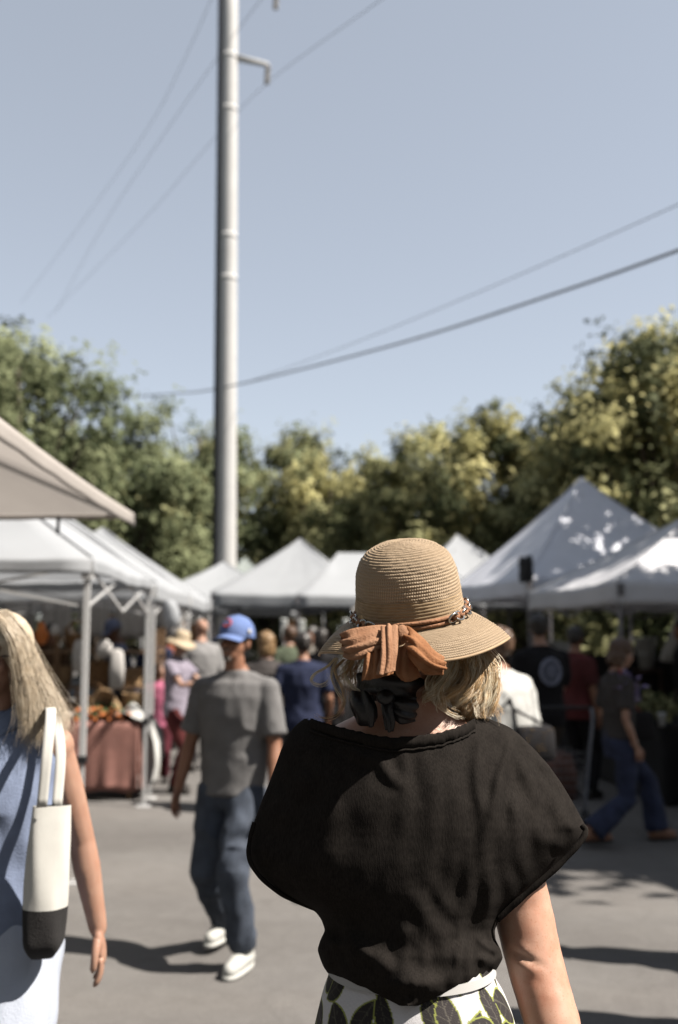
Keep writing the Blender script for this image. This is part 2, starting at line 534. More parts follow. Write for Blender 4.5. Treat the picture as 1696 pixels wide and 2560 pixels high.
tree_at("dark tree with yellow sprays behind the tall blue-white canopy peak", 1385, 800, 21, 2.6, 1.0, ['dark', 'mid', 'gold'], [4, 2.5, 3.4], seed=10, nclump=150, per=150, leaf=.10, clump=.55, group=GR, trunk_r=.2)
tree_at("tallest gold-tipped tree at the right edge", 1585, 690, 19.5, 3.0, 1.0, ['dark', 'mid', 'gold'], [4, 2.5, 3.6], seed=12, nclump=190, per=150, leaf=.10, clump=.58, group=GR, trunk_r=.22)
tree("big gold-tipped tree just outside the right edge shading the canopies", 8.6, 12.6, 8.6, 3.5, 3.0, ['dark', 'mid', 'gold'], [4, 3, 2], seed=13, nclump=128, per=125, leaf=.14, clump=.7, group=GR, trunk_r=.24)
tree("slim leafy tree just outside the right edge shading the walkers", 8.3, 7.1, 8.8, 2.0, 4.6, ['dark', 'mid', 'gold'], [4, 3, 2], seed=14, nclump=120, per=130, leaf=.15, clump=.6, group=GR, trunk_r=.18)
# unseen trees added behind and beside the camera to cut the sky fill
for i, (tx, ty, th, tr_) in enumerate([(-10.5, 14, 9, 3.4), (-10, 7, 9.5, 3.4), (-9.5, 0.5, 9, 3.4), (-8.5, -6, 10, 3.6), (-3, -9.5, 9.5, 3.6), (3.2, -10.5, 9.5, 3.6), (9, -9.5, 9, 3.4), (14.5, -3.5, 9, 3.4), (15, 3, 8.5, 3.2)]):
    tree(["unseen leafy tree added left of the stalls to cut sky light", "unseen leafy tree added beside the umbrella to cut sky light", "unseen leafy tree added left of the camera to cut sky light", "big unseen tree added behind the camera at far left to cut sky light", "big unseen tree added behind the camera at left to cut sky light", "big unseen tree added behind the camera at right to cut sky light", "big unseen tree added behind the camera at far right to cut sky light", "unseen leafy tree added right of the camera to cut sky light", "unseen leafy tree added beyond the right canopies to cut sky light"][i],
         tx, ty, th, tr_, .5, ['left', 'dark', 'mid'], [4, 3, 3], seed=60 + i, nclump=130, per=70, leaf=.26, clump=.8, group="unseen trees added to cut sky light", trunk_r=.2)
# a hedge that closes the view under the crowns
def hedge(label, x0, y0, x1, y1, h, mats, weights, n, seed):
    global RNG
    RNG = np.random.default_rng(seed)
    m = n // 60
    t = RNG.uniform(0, 1, m); c = np.stack([x0 + (x1 - x0) * t, y0 + (y1 - y0) * t, np.zeros(m)], 1)
    hh = h * (0.8 + 0.25 * vnoise(np.stack([c[:, 0] * .7, c[:, 1] * .7, np.zeros(m)], 1)))
    c[:, 2] = hh * RNG.uniform(.02, 1, m) ** .8
    c[:, 1] += RNG.normal(size=m) * .5
    kind = RNG.choice(len(mats), m, p=np.array(weights) / sum(weights))
    cen = np.repeat(c, 60, 0) + RNG.normal(size=(m * 60, 3)) * .26
    cen[:, 2] = np.maximum(cen[:, 2], .05)
    tint = np.clip(np.repeat(RNG.uniform(.1, .7, m), 60) + RNG.normal(size=m * 60) * .2, 0, 1)
    me = leaves_mesh("hedge", cen, .13, [LEAF[k] for k in mats], np.repeat(kind, 60), tint)
    o = bpy.data.objects.new("hedge", me); COL.objects.link(o)
    tag(o, label, "hedge", kind="stuff")
hedge("long dark green hedge behind the far stalls", -16, 35.5, 10, 35.5, 4.4, ['dark', 'mid', 'left'], [5, 3, 2], 42000, 21)
hedge("dark hedge running behind the right stalls", 4.2, 19.0, 13, 16.5, 2.6, ['dark', 'mid', 'gold'], [6, 2, 1], 21000, 22)
hedge("pale-flecked hedge behind the foot of the utility pole", -6.2, 33.5, -3.2, 33.5, 4.6, ['pale', 'left', 'dark'], [2.2, 4, 5], 12000, 23)  # pale leaves mixed in as whitish flecks

# ------------------------------------------------------------------ utility pole and lines
STEEL = mat("galvanised_steel", (0.60, 0.595, 0.585), 0.75, 0.05, 3, spec=0.3)
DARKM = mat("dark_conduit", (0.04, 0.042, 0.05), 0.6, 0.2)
PORC = mat("insulator_porcelain", (0.42, 0.40, 0.38), 0.3, 0.1)
PD = 22.0
pb = W(523.5, 1290, PD); pt = W(532, 0, PD)
t = thing("utility_pole", "tall pale steel utility pole rising out of the top of the picture", "utility pole", (pb.x, PD, 0))
lean = (pt.x - pb.x) / (pt.z - pb.z)
hgt = 19.0
def pole_r(z): return 0.228 - 0.045 * z / 18
zs = [0, 0.02, 4, 8, 12, 16, hgt]
MB().tube([(lean * (z - pb.z), 0, z) for z in zs], [pole_r(z) for z in zs], 24).build("shaft", STEEL, t)
for y in (645, 548, 255, 133):
    z = W(530, y, PD).z; r = pole_r(z) + .003
    MB().tube([(lean * (z - pb.z), 0, z - .06), (lean * (z + - pb.z), 0, z + .06)], r, 24).build("joint_band", STEEL, t)
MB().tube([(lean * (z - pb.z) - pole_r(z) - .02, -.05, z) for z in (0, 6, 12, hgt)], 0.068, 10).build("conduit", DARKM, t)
for i in range(22):
    z = 1.5 + i * .8
    MB().box((lean * (z - pb.z) - pole_r(z) - .03, -.03, z), (.12, .12, .05)).build("conduit_clip", STEEL, t)
def rel(v): return Vector((v.x - pb.x, v.y - PD, v.z))
def bracket(x0, y0, x1, y1, yi):
    a, b = rel(W(x0, y0, PD)), rel(W(x1, y1, PD))
    MB().tube([a, b], [.085, .055], 10).build("cross_arm", STEEL, t)
    c = rel(W(x1 - 3, yi, PD))
    q = MB()
    n = 7
    for i in range(n):
        p = b.lerp(c, (i + .8) / (n + .3))
        q.ball(p, (.07, .07, .035), 10, 6)
    q.tube([b, c], .02, 6)
    q.build("insulator", PORC, t)
bracket(545, 133, 620, 150, 195)
bracket(546, -30, 640, -25, 22)
CABLE = mat("power_cable", (0.30, 0.33, 0.38), 0.7, 0.1)
def wire(label, pts, r):
    w = [W(*p) for p in pts]
    c = w[0]
    o = MB().tube([q - c for q in map(Vector, smooth_path(w, 40))], r, 6).build("power_line", CABLE, None, True, c)
    tag(o, label, "power line", "overhead lines at the utility pole")
wire("thick overhead cable crossing the pole above the trees and rising to the right edge", [(250, 919, 34), (400, 910, 27), (525, 894, 21.7), (900, 800, 15.5), (1300, 673, 11.5), (1620, 560, 9.2)], .019)
wire("thin overhead line just above the thick cable at right", [(560, 888, 23), (800, 800, 18), (1100, 678, 14), (1400, 548, 11), (1640, 440, 9.2)], .006)
wire("thin line hanging from the lower insulator of the pole", [(110, 735, 46), (330, 510, 34), (480, 338, 26.5), (612, 197, 21.9), (880, 0, 15.5), (1000, -90, 13.5)], .007)
wire("leftmost thin line running down to the left tree", [(50, 700, 46), (200, 500, 36), (340, 300, 28), (430, 130, 23), (505, -40, 20)], .007)
wire("thin line between the leftmost line and the insulator line", [(130, 720, 46), (240, 520, 36), (400, 280, 27), (520, 110, 22.4), (610, -10, 19.5), (660, -80, 18)], .008)
# ================================================================== canopies
FAB_W = mat("canopy_white", (0.60, 0.625, 0.66), 0.75, 0.04, 2.0, 0.15, 40, trans=0.36)
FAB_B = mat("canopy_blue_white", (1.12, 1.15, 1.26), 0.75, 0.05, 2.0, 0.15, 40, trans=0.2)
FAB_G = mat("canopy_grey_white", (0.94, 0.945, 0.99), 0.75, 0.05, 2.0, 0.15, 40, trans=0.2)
FAB_T = mat("canopy_beige", (0.62, 0.57, 0.53), 0.8, 0.05, 3.0, 0.2, 60, trans=0.34)
FAB_C = mat("canopy_pale_green", (0.42, 0.47, 0.45), 0.8, 0.05, 3.0, trans=0.2)
FAB_N = mat("canopy_slate_blue", (0.26, 0.29, 0.36), 0.8, 0.05, 3.0, trans=0.2)
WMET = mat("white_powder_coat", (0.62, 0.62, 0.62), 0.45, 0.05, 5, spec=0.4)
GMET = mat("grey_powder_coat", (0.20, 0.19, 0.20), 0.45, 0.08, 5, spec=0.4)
BLKP = mat("black_plastic", (0.018, 0.018, 0.02), 0.5, 0.2, 12)
GRYB = mat("grey_weight_bag", (0.06, 0.058, 0.06), 0.8, 0.2, 12)

def canopy(name, label, cx, cy, yaw, sx, sy, eave, peak, fab, leg=WMET, val=0.24, ridge=0.0, group="market canopies",
           legs=(1, 1, 1, 1), sag=0.05, seed=0, truss=True, round_top=0.0):
    R = random.Random(seed)
    t = thing(name, label, "canopy", (cx, cy, 0), yaw, group)
    hx, hy = sx / 2, sy / 2
    m, n = 14, 16
    per = []
    for (ax, ay), (bx, by) in zip([(-1, -1), (1, -1), (1, 1), (-1, 1)], [(1, -1), (1, 1), (-1, 1), (-1, -1)]):
        for i in range(m): per.append((ax + (bx - ax) * i / m, ay + (by - ay) * i / m))
    C = len(per)
    g = np.zeros((n + 1, C, 3))
    for i in range(n + 1):
        q = i / n
        for j, (ux, uy) in enumerate(per):
            x = ux * hx; y = uy * hy
            ax = max(-ridge / 2, min(ridge / 2, x))
            side = (j % m) / m
            bow = (2 * side - 1) ** 2           # 1 at the hips, 0 mid side
            z = peak + (eave - peak) * (q ** (0.93 if not round_top else 1.0 + round_top * (1 - q)))
            z -= sag * math.sin(math.pi * min(1, q)) * (1 - bow) + 0.03 * q * q * (1 - bow) * math.sin(math.pi * side)
            z += .012 * q * math.sin(9 * side * 6.28 + seed) * (1 - bow) * .6
            z += .010 * math.sin(j * 2.3 + 1.7 * math.sin(i * .6) + seed) * q * (1 - q) * 2 + .006 * math.sin(i * 1.1 + j * .7 + seed * 3)* q * (1 - bow)
            g[i, j] = (ax + (x - ax) * q, y * q, z)
    rf = MB().grid(g, closed=True).build("roof", fab, t)
    for s in range(4):
        MB().tube([Vector(g[i, s * m]) + Vector((0, 0, .004)) for i in range(0, n + 1, 2)], .009, 6).build("hip_seam", fab, rf)
    # hanging valance, one strip for each side
    for s in range(4):
        v = np.zeros((5, m + 1, 3))
        for j in range(m + 1):
            jj = (s * m + j) % C
            p = g[n, jj]; out = np.array([per[jj][0], per[jj][1], 0]); 
            nx = [(0, -1), (1, 0), (0, 1), (-1, 0)][s]
            for i in range(5):
                f = i / 4
                wob = .012 * f * math.sin(j * 1.9 + seed + s)
                v[i, j] = p + np.array([nx[0] * (.006 + wob), nx[1] * (.006 + wob), -val * f + .018 * f * (1 - (2 * j / m - 1) ** 2)])
        MB().grid(v, thick=.004).build("valance", fab, t)
    for k, (ux, uy) in enumerate([(-1, -1), (1, -1), (1, 1), (-1, 1)]):
        if not legs[k]: continue
        x, y = ux * (hx - .03), uy * (hy - .03)
        lo = MB().box((x, y, .80 / 2 + .012), (.028, .028, .80)).build("leg", leg, t, False)
        MB().box((x, y, (.78 + eave - .02) / 2), (.038, .038, eave - .80)).build("upper_leg", leg, t, False)
        MB().box((x, y, .80), (.06, .06, .05)).build("leg_clamp", BLKP, t, False)
        MB().box((x, y, .006), (.13, .13, .012)).build("foot_plate", leg, t, False)
        MB().box((x, y, eave - .09), (.075, .075, .12)).build("corner_bracket", leg, t, False)
    if truss:
        for (ax, ay), (bx, by) in zip([(-1, -1), (1, -1), (1, 1), (-1, 1)], [(1, -1), (1, 1), (-1, 1), (-1, -1)]):
            A = Vector((ax * (hx - .03), ay * (hy - .03), 0)); B = Vector((bx * (hx - .03), by * (hy - .03), 0)); Mi = (A + B) / 2
            for p, q, z0, z1 in ((A, Mi, eave - .05, eave - .34), (A, Mi, eave - .34, eave - .05), (B, Mi, eave - .05, eave - .34), (B, Mi, eave - .34, eave - .05)):
                MB().beam(p + Vector((0, 0, z0)), q + Vector((0, 0, z1)), .011, .018).build("truss_bar", leg, t, False)
        MB().tube([(0, 0, eave - .3), (0, 0, peak - .03)], .022, 8).build("centre_mast", leg, t)
    return t

GLC = "white canopies along the left of the aisle"
# left row: near-right corner and far-right corner measured on the photo
canopy("market_canopy", "large white canopy over the produce stall at left", -3.26, 8.22, 0.045, 3.0, 2.95, 2.16, 3.22, FAB_W, group=GLC, val=.11, seed=1)
canopy("market_canopy", "white canopy directly behind the produce stall canopy", -3.40, 11.55, 0.03, 3.0, 2.9, 2.15, 3.15, FAB_W, group=GLC, val=.2, seed=2)
canopy("market_canopy", "third white canopy down the left row, farthest from the produce stall", -3.55, 14.9, 0.03, 3.0, 2.9, 2.15, 3.2, FAB_W, group=GLC, val=.2, seed=3)
canopy("market_canopy", "unseen white canopy added left of the camera to block sky light", -3.7, .6, 0.02, 3.0, 2.9, 2.15, 3.15, FAB_W, group=GLC, val=.2, seed=21)  # this one and the next are added out of view to block sky light
canopy("market_canopy", "unseen white canopy added behind the camera at left to block sky light", -3.7, -3.2, 0.02, 3.0, 2.9, 2.15, 3.15, FAB_W, group=GLC, val=.2, seed=22)
GFC = "white canopies closing the far end of the aisle"
p = W(519, 1298, 21); canopy("market_canopy", "small white pyramid canopy in front of the utility pole", p.x, 21, 0.0, 2.9, 2.9, 2.28, p.z, FAB_W, group=GFC, val=.30, seed=4)
p = W(695, 1245, 18.5); canopy("market_canopy", "steep white pyramid canopy right of the utility pole", p.x, 18.5, -0.12, 2.7, 2.7, 2.32, p.z, FAB_W, group=GFC, val=.26, seed=5, leg=GMET)
p = W(790, 1278, 17.6); canopy("market_canopy", "flat topped white canopy touching the left of the straw hat", p.x + .75, 17.6, 0.05, 3.1, 2.6, 2.25, p.z, FAB_W, group=GFC, val=.22, ridge=1.6, seed=6, leg=GMET)
p = W(568, 1288, 26); canopy("market_canopy", "distant pale green canopy peeking out behind the utility pole foot", p.x, 26, 0.1, 2.6, 2.6, 2.3, p.z, FAB_C, group=GFC, seed=7, truss=False)
p = W(622, 1300, 27); canopy("market_canopy", "distant slate blue canopy left of the steep white pyramid", p.x, 27, 0.1, 2.8, 2.8, 2.4, p.z, FAB_N, group=GFC, seed=8, truss=False)
p = W(1058, 1236, 18.5); canopy("market_canopy", "white sunlit canopy peeking out right of the straw hat", p.x, 18.5, 0.1, 2.7, 2.7, 2.3, p.z, FAB_W, group=GFC, seed=9, leg=GMET)
GRC = "shaded canopies along the right of the aisle"
p = W(1345, 1104, 14.8)
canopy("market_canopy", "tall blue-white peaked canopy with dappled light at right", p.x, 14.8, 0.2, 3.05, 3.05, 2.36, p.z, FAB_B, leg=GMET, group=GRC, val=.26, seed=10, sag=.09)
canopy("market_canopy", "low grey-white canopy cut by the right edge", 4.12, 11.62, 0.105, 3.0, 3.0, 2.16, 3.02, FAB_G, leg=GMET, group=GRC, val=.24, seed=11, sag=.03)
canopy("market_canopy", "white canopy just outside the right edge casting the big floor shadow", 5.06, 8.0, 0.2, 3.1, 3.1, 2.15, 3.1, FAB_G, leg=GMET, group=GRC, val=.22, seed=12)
# canvas weight bags strapped to the twin legs between the right canopies
q = W(1216, 1316, 12.9)
wb = thing("leg_weight_bag", "dark upright weight bag strapped to twin canopy legs at right", "weight bag", (q.x, 12.9, q.z - .17))
MB().loft([(-.045, 0, 0, .036, .03), (-.045, 0, .02, .046, .04), (-.045, 0, .30, .044, .04), (-.045, 0, .335, .03, .03)], 14, 3).build("bag", GRYB, wb)
MB().loft([(.045, 0, .01, .036, .03), (.045, 0, .03, .045, .04), (.045, 0, .32, .045, .04), (.045, 0, .35, .03, .03)], 14, 3).build("bag", BLKP, wb)
MB().box((0, 0, .1), (.20, .092, .02)).build("strap", BLKP, wb, False)
MB().box((0, 0, .25), (.20, .092, .02)).build("strap", BLKP, wb, False)
# second leg beside it and its post
# ---- beige market umbrella in the upper left corner
um = thing("market_umbrella", "beige square market umbrella corner overhanging at the upper left", "umbrella", (-2.87, 5.08, 0), 0.0)
tip = W(309, 1187, 6.55)
ez = tip.z; hx = tip.x + 2.87; hy = 6.55 - 5.08
m, n = 16, 12
g = np.zeros((n + 1, 4 * m, 3)); per = []
for (ax, ay), (bx, by) in zip([(-1, -1), (1, -1), (1, 1), (-1, 1)], [(1, -1), (1, 1), (-1, 1), (-1, -1)]):
    for i in range(m): per.append((ax + (bx - ax) * i / m, ay + (by - ay) * i / m))
for i in range(n + 1):
    f = i / n
    for j, (ux, uy) in enumerate(per):
        s = (j % m) / m; bow = (2 * s - 1) ** 2
        g[i, j] = (ux * hx * f * (1 - .008 * (1 - bow) * f), uy * hy * f * (1 - .008 * (1 - bow) * f), ez + .62 * (1 - f ** .9) - .03 * math.sin(math.pi * f) * (1 - bow) - .010 * f * (1 - bow) - .045 * uy * f * f + .045)
MB().grid(g, closed=True).build("canopy", FAB_T, um)
for s in range(4):
    v = np.zeros((4, m + 1, 3)); nx = [(0, -1), (1, 0), (0, 1), (-1, 0)][s]
    for j in range(m + 1):
        pp = g[n, (s * m + j) % (4 * m)]
        for i in range(4):
            f = i / 3
            v[i, j] = pp + np.array([nx[0] * (.004 + .006 * f), nx[1] * (.004 + .006 * f), (-.03 if s == 2 else -.085) * f - .008 * f * math.sin(j * 2.1) ** 2])
    MB().grid(v, thick=.004).build("valance", FAB_T, um)
MB().tube([(0, 0, .03), (0, 0, ez + .66)], .024, 10).build("pole", WMET, um)
MB().lathe([(0, .09), (.04, .09), (.05, .06), (.26, .045), (.27, 0), (0, 0)], 24).build("base", GMET, um)
for ux, uy in ((-1, -1), (1, -1), (1, 1), (-1, 1)):
    MB().beam((0, 0, ez + .57), (ux * hx * .97, uy * hy * .97, ez - .035), .018, .026).build("rib", WMET, um, False)
    MB().beam((0, 0, ez - .08), (ux * hx * .5, uy * hy * .5, ez + .25), .014, .02).build("strut", WMET, um, False)
q = W(135, 1207, 6.5)
MB().box((q.x + 2.87, 6.5 - 5.08, q.z - .02), (.02, .012, .12)).build("tie_strap", BLKP, um, False)

# rolled side panel at the second left canopy
q = W(398, 1420, 10.25)
o = MB().loft([(0, 0, -.14, .02, .03), (.0, 0, -.125, .06, .05), (0.005, 0, -.04, .088, .06), (-.01, 0, .06, .08, .06), (-.03, 0, .13, .05, .05), (-.04, 0, .15, .02, .03)], 18).build("rolled_side_panel", FAB_W, None, True, q)
tag(o, "white rolled side panel bundled at the canopy leg behind the produce stall", "canopy panel")

# ================================================================== produce stall (left)
CLOTH = mat("tablecloth_red_brown", (0.34, 0.165, 0.135), 0.85, 0.2, 5, 0.3, 90)
CLOTHW = mat("white_cloth", (0.56, 0.56, 0.54), 0.85, 0.05, 5, 0.3, 60)
WOOD = mat("stall_wood", (0.23, 0.14, 0.075), 0.7, 0.3, 5, 0.3, 30, stretch=(1, 1, 12))
WICK = mat("wicker", (0.30, 0.165, 0.07), 0.7, 0.35, 30, 0.6, 80)
WICKD = mat("wicker_dark", (0.13, 0.065, 0.03), 0.7, 0.35, 30, 0.6, 80)
WICKL = mat("wicker_light", (0.45, 0.30, 0.16), 0.7, 0.3, 30, 0.6, 80)
STEM = MATS.get("x") or mat("carrot_leaf", (0.10, 0.15, 0.05), 0.7, 0.4, 20)
CARR = mat("carrot", (0.52, 0.16, 0.045), 0.5, 0.2, 12)
POTA = mat("potato", (0.40, 0.29, 0.19), 0.7, 0.25, 12, 0.3, 50)
MUSH = mat("pale_mushroom", (0.50, 0.43, 0.36), 0.7, 0.15, 12)
ORNG = mat("orange_gourd", (0.60, 0.17, 0.025), 0.5, 0.15, 10)
PAPW = mat("white_paper_bag", (0.52, 0.50, 0.48), 0.8, 0.08, 6)
PINK = mat("pink_cloth", (0.48, 0.13, 0.22), 0.8, 0.2, 8)
TY0, TX1, TX0 = 10.05, -1.98, -4.3
tb = thing("produce_table", "long stall table under a red-brown tablecloth", "table", ((TX0 + TX1) / 2, TY0 + .38, 0))
w2 = (TX1 - TX0) / 2
MB().box((0, 0, .735), (2 * w2 - .02, .74, .03)).build("table_top", WOOD, tb, False)
for sx in (-1, 1):
    for sy in (-1, 1): MB().box((sx * (w2 - .1), sy * .3, .36), (.04, .04, .72)).build("leg", WOOD, tb, False)
v = np.zeros((14, 70, 3))
for j in range(70):
    x = -w2 + 2 * w2 * j / 69
    for i in range(14):
        if i < 3: v[i, j] = (x, .37 - .37 * 2 * i / 2, .756)
        else:
            f = (i - 2) / 11
            fold = .035 * f * (math.sin(j * .55) + .6 * math.sin(j * 1.27 + 1)) * (.4 + .6 * f)
            v[i, j] = (x, -.375 - .03 * f - fold * .5, .756 - f * (.66 + .012 * math.sin(j * .5)))
MB().grid(v, thick=.005).build("tablecloth", CLOTH, tb)
v2 = np.zeros((14, 24, 3))
for j in range(24):
    y = -.38 + .76 * j / 23
    for i in range(14):
        f = i / 13; v2[i, j] = (w2 + .008 + .02 * f + .02 * f * math.sin(j * .9), y, .755 - f * .66)
MB().grid(v2, thick=.005).build("tablecloth", CLOTH, tb)
# white cloth draped over the right end
v = np.zeros((26, 18, 3))
for j in range(18):
    u = j / 17
    for i in range(26):
        f = i / 25
        if f < .3: x, z = -.30 + f, .785 + .03 * math.sin(u * 9 + f * 20) + .12 * math.exp(-((f - .16) / .12) ** 2) * (1 - abs(u - .5))
        else:
            h = (f - .3) / .7
            x, z = .03 + .10 * math.sin(h * 2.3) + .02 * math.sin(u * 12 + 2), .765 - h * (.52 + .10 * math.sin(u * 5))
        v[i, j] = (x, -.36 + .5 * u + .015 * math.sin(f * 15), z)
o = MB().grid(v, thick=.006).build("draped_cloth", CLOTHW, None, True, (TX1 + .02, TY0 + .36, 0))
tag(o, "white cloth draped over the right end of the produce table", "cloth")
def basket(mb, r0, r1, h, seg=26):
    prof = []
    N = int(h / .012)
    for i in range(N * 2 + 1):
        f = i / (N * 2)
        prof.append((r0 + (r1 - r0) * f + (.006 if i % 2 else 0), f * h))
    prof = [(0, 0)] + prof + [(r1 - .012, h), (r0 - .01, .015), (0, .015)]
    mb.lathe(prof, seg)
    mb.torus((0, 0, h), r1, .011, Matrix.Identity(3), 26, 6)
def make_basket(label, x, y, z, r0, r1, h, m, tilt=0.0, rz=0.0, handle=False, grp="wicker baskets at the produce stall"):
    t = thing("wicker_basket", label, "basket", (x, y, z), rz, grp)
    t.rotation_euler = (tilt, 0, rz)
    b = MB(); basket(b, r0, r1, h); b.build("bowl", m, t)
    if handle:
        MB().tube([(r1 * math.cos(a), 0, h + r1 * 1.1 * math.sin(a)) for a in np.linspace(0, math.pi, 14)], .011, 7).build("handle", m, t)
    return t
# rack behind the table carrying baskets
rk = thing("basket_rack", "dark wooden rack of shelves behind the produce table", "rack", (-3.2, TY0 + 1.55, 0))
for z in (.62, 1.02, 1.42):
    MB().box((0, 0, z), (2.3, .42, .025)).build("shelf", WOOD, rk, False)
for x in (-1.13, 0, 1.13):
    for y in (-.19, .19): MB().box((x, y, .85), (.045, .045, 1.7)).build("upright", WOOD, rk, False)
for i, (x, z, r, h, m, lab) in enumerate([
    (-3.95, 1.44, .17, .22, WICKD, "dark basket on the top shelf of the rack, far left"),
    (-3.52, 1.44, .19, .20, WICKD, "widest dark basket on the top shelf of the rack"),
    (-3.02, 1.44, .14, .17, WICK, "brown basket on the top shelf beside the dark ones"),
    (-3.72, 1.04, .18, .24, WICK, "brown basket on the middle shelf at left"),
    (-3.22, 1.04, .17, .20, WICKL, "light basket in the centre of the middle shelf"),
    (-2.78, 1.04, .16, .26, WICK, "tall brown basket on the middle shelf near the leg"),
    (-2.40, 1.04, .15, .18, WICKL, "light basket at the right end of the middle shelf"),
    (-3.5, .64, .19, .22, WICK, "brown basket on the low shelf at left"),
    (-2.95, .64, .18, .2, WICKD, "dark basket on the low shelf at centre"),
    (-2.45, .64, .17, .24, WICK, "brown basket on the low shelf at right")]):
    make_basket(lab, x, TY0 + 1.55, z + .005, r * .75, r, h, m, handle=i in (2, 5))
make_basket("tipped light basket spilling carrots on the table", -2.36, TY0 + .42, .84, .11, .15, .2, WICKL, tilt=1.15, rz=-.35)
make_basket("upright brown basket with handle behind the tipped basket", -2.62, TY0 + .60, .762, .11, .15, .2, WICK, handle=True)
make_basket("brown basket behind the potatoes on the table", -3.0, TY0 + .60, .762, .12, .16, .17, WICK)
make_basket("light basket at the right end of the table by the white cloth", -2.15, TY0 + .60, .762, .1, .13, .24, WICKL)
def lump(seed, r, squ=.8):
    R = np.random.default_rng(seed)
    b = MB(); b.ball((0, 0, 0), (r, r * 1.15, r * squ), 12, 8)
    v = np.array(b.v); v *= (1 + .1 * vnoise(v * 30 + seed))[:, None]
    b.v = [tuple(q) for q in v]; return b
pm = [lump(s, .045).mesh("potato", POTA) for s in (1, 2, 3)]
mm = [lump(s, .05, .65).mesh("mushroom", MUSH) for s in (4, 5)]
R = random.Random(5)
for i in range(46):
    k = i % 3 == 2
    lay = i // 26
    o = bpy.data.objects.new("mushroom" if k else "potato", (mm[i % 2] if k else pm[i % 3])); COL.objects.link(o)
    o.location = (-3.75 + R.random() * 1.02, TY0 + .08 + R.random() * .36, .80 + lay * .062)
    o.rotation_euler = (R.random() * .6, R.random() * .6, R.random() * 6)
    tag(o, "pale mushroom in the heap on the produce table" if k else "beige potato in the heap on the produce table", "mushroom" if k else "potato", "mushrooms heaped on the produce table" if k else "potatoes heaped on the produce table")
cm = MB(); cm.tube([(0, 0, 0), (.02, 0, 0), (.1, 0, 0), (.17, 0, .002)], [.012, .02, .014, .003], 9); cme = cm.mesh("root", CARR)
lm = MB()
for i in range(6):
    a = i * 1.05; lm.tube(smooth_path([(0, 0, 0), (-.06, .02 * math.cos(a), .02 * math.sin(a) + .01), (-.15, .05 * math.cos(a), .04 * math.sin(a) + .015)], 5), [.004, .006, .008, .008, .003], 5)
lme = lm.mesh("leaf_top", STEM)
for i in range(28):
    t = thing("carrot", "orange carrot with green top in the heap by the tipped basket", "carrot", (-2.62 + R.random() * .52, TY0 + .05 + R.random() * .3, .785 + .045 * (i // 10)), R.uniform(-2.2, -.9), "carrots heaped on the produce table")
    for nm, me in (("root", cme), ("leaf_top", lme)):
        o = bpy.data.objects.new(nm, me); COL.objects.link(o); o.parent = t
# things hanging under the canopy
line = W(0, 1432, 9.3)
rail = MB().tube([(-4.7, 9.3, 1.93), (-1.93, 9.35, 1.93)], .012, 8).build("hanging_rail", WMET)
tag(rail, "thin white rail under the produce canopy holding bags and gourds", "rail")
def hang(name, label, cat, dx, dy, mb, m, d=9.32):
    q = W(dx, dy, d)
    t = thing(name, label, cat, q)
    mb.build("bulb" if "gourd" in name else "bag", m, t)
    MB().tube([(0, 0, 0), (0, 0, 1.93 - q.z)], .004, 5).build("string", BLKP, t)
gm = lambda s: MB().loft([(0, 0, -.12 * s, .01, .01), (0, 0, -.11 * s, .03 * s, .03 * s), (.005, 0, -.06 * s, .045 * s, .045 * s), (0, 0, -.02 * s, .026 * s, .026 * s), (-.005, 0, .02 * s, .016 * s, .016 * s)], 12)
hang("hanging_gourd", "small orange gourd hanging at left under the produce canopy", "gourd", 66, 1448, gm(.75), ORNG)
hang("hanging_gourd", "larger orange gourd hanging right of the small one", "gourd", 97, 1445, gm(1.5), ORNG)
pb_ = lambda w, h: MB().loft([(0, 0, -h, w * .9, .03), (0, 0, -h * .5, w, .05), (0, 0, -.03, w * .8, .03), (0, 0, 0, w * .3, .01)], 14, 3.2)
hang("hanging_bag", "white paper bag hanging left of the larger gourd", "bag", 69, 1475, pb_(.055, .26), PAPW)
hang("hanging_bag", "pale paper bag hanging right of the gourds", "bag", 128, 1442, pb_(.04, .10), PAPW)
hang("hanging_bag", "long white paper bag hanging beside the canopy leg", "bag", 184, 1478, pb_(.06, .30), PAPW)
hang("hanging_bag", "white bag hanging just right of the canopy leg", "bag", 243, 1478, pb_(.075, .16), PAPW)
hang("hanging_bag", "long white bag hanging beside the blue cap shopper", "bag", 272, 1500, pb_(.07, .36), PAPW)
# pale back wall of cloth strips behind the stall
for i in range(6):
    x = -4.6 + i * .48
    v = np.zeros((6, 8, 3))
    for a in range(6):
        for b in range(8):
            v[a, b] = (x + .20 * (b / 7 - .5) * 2, 12.9 + .03 * math.sin(b * 1.4 + i), 2.0 - a * .085)
    o = MB().grid(v, thick=.004).build("hanging_cloth", PAPW)
    tag(o, "pale cloth strip hanging along the back of the left stalls", "cloth", "pale cloth strips at the back of the left stalls")

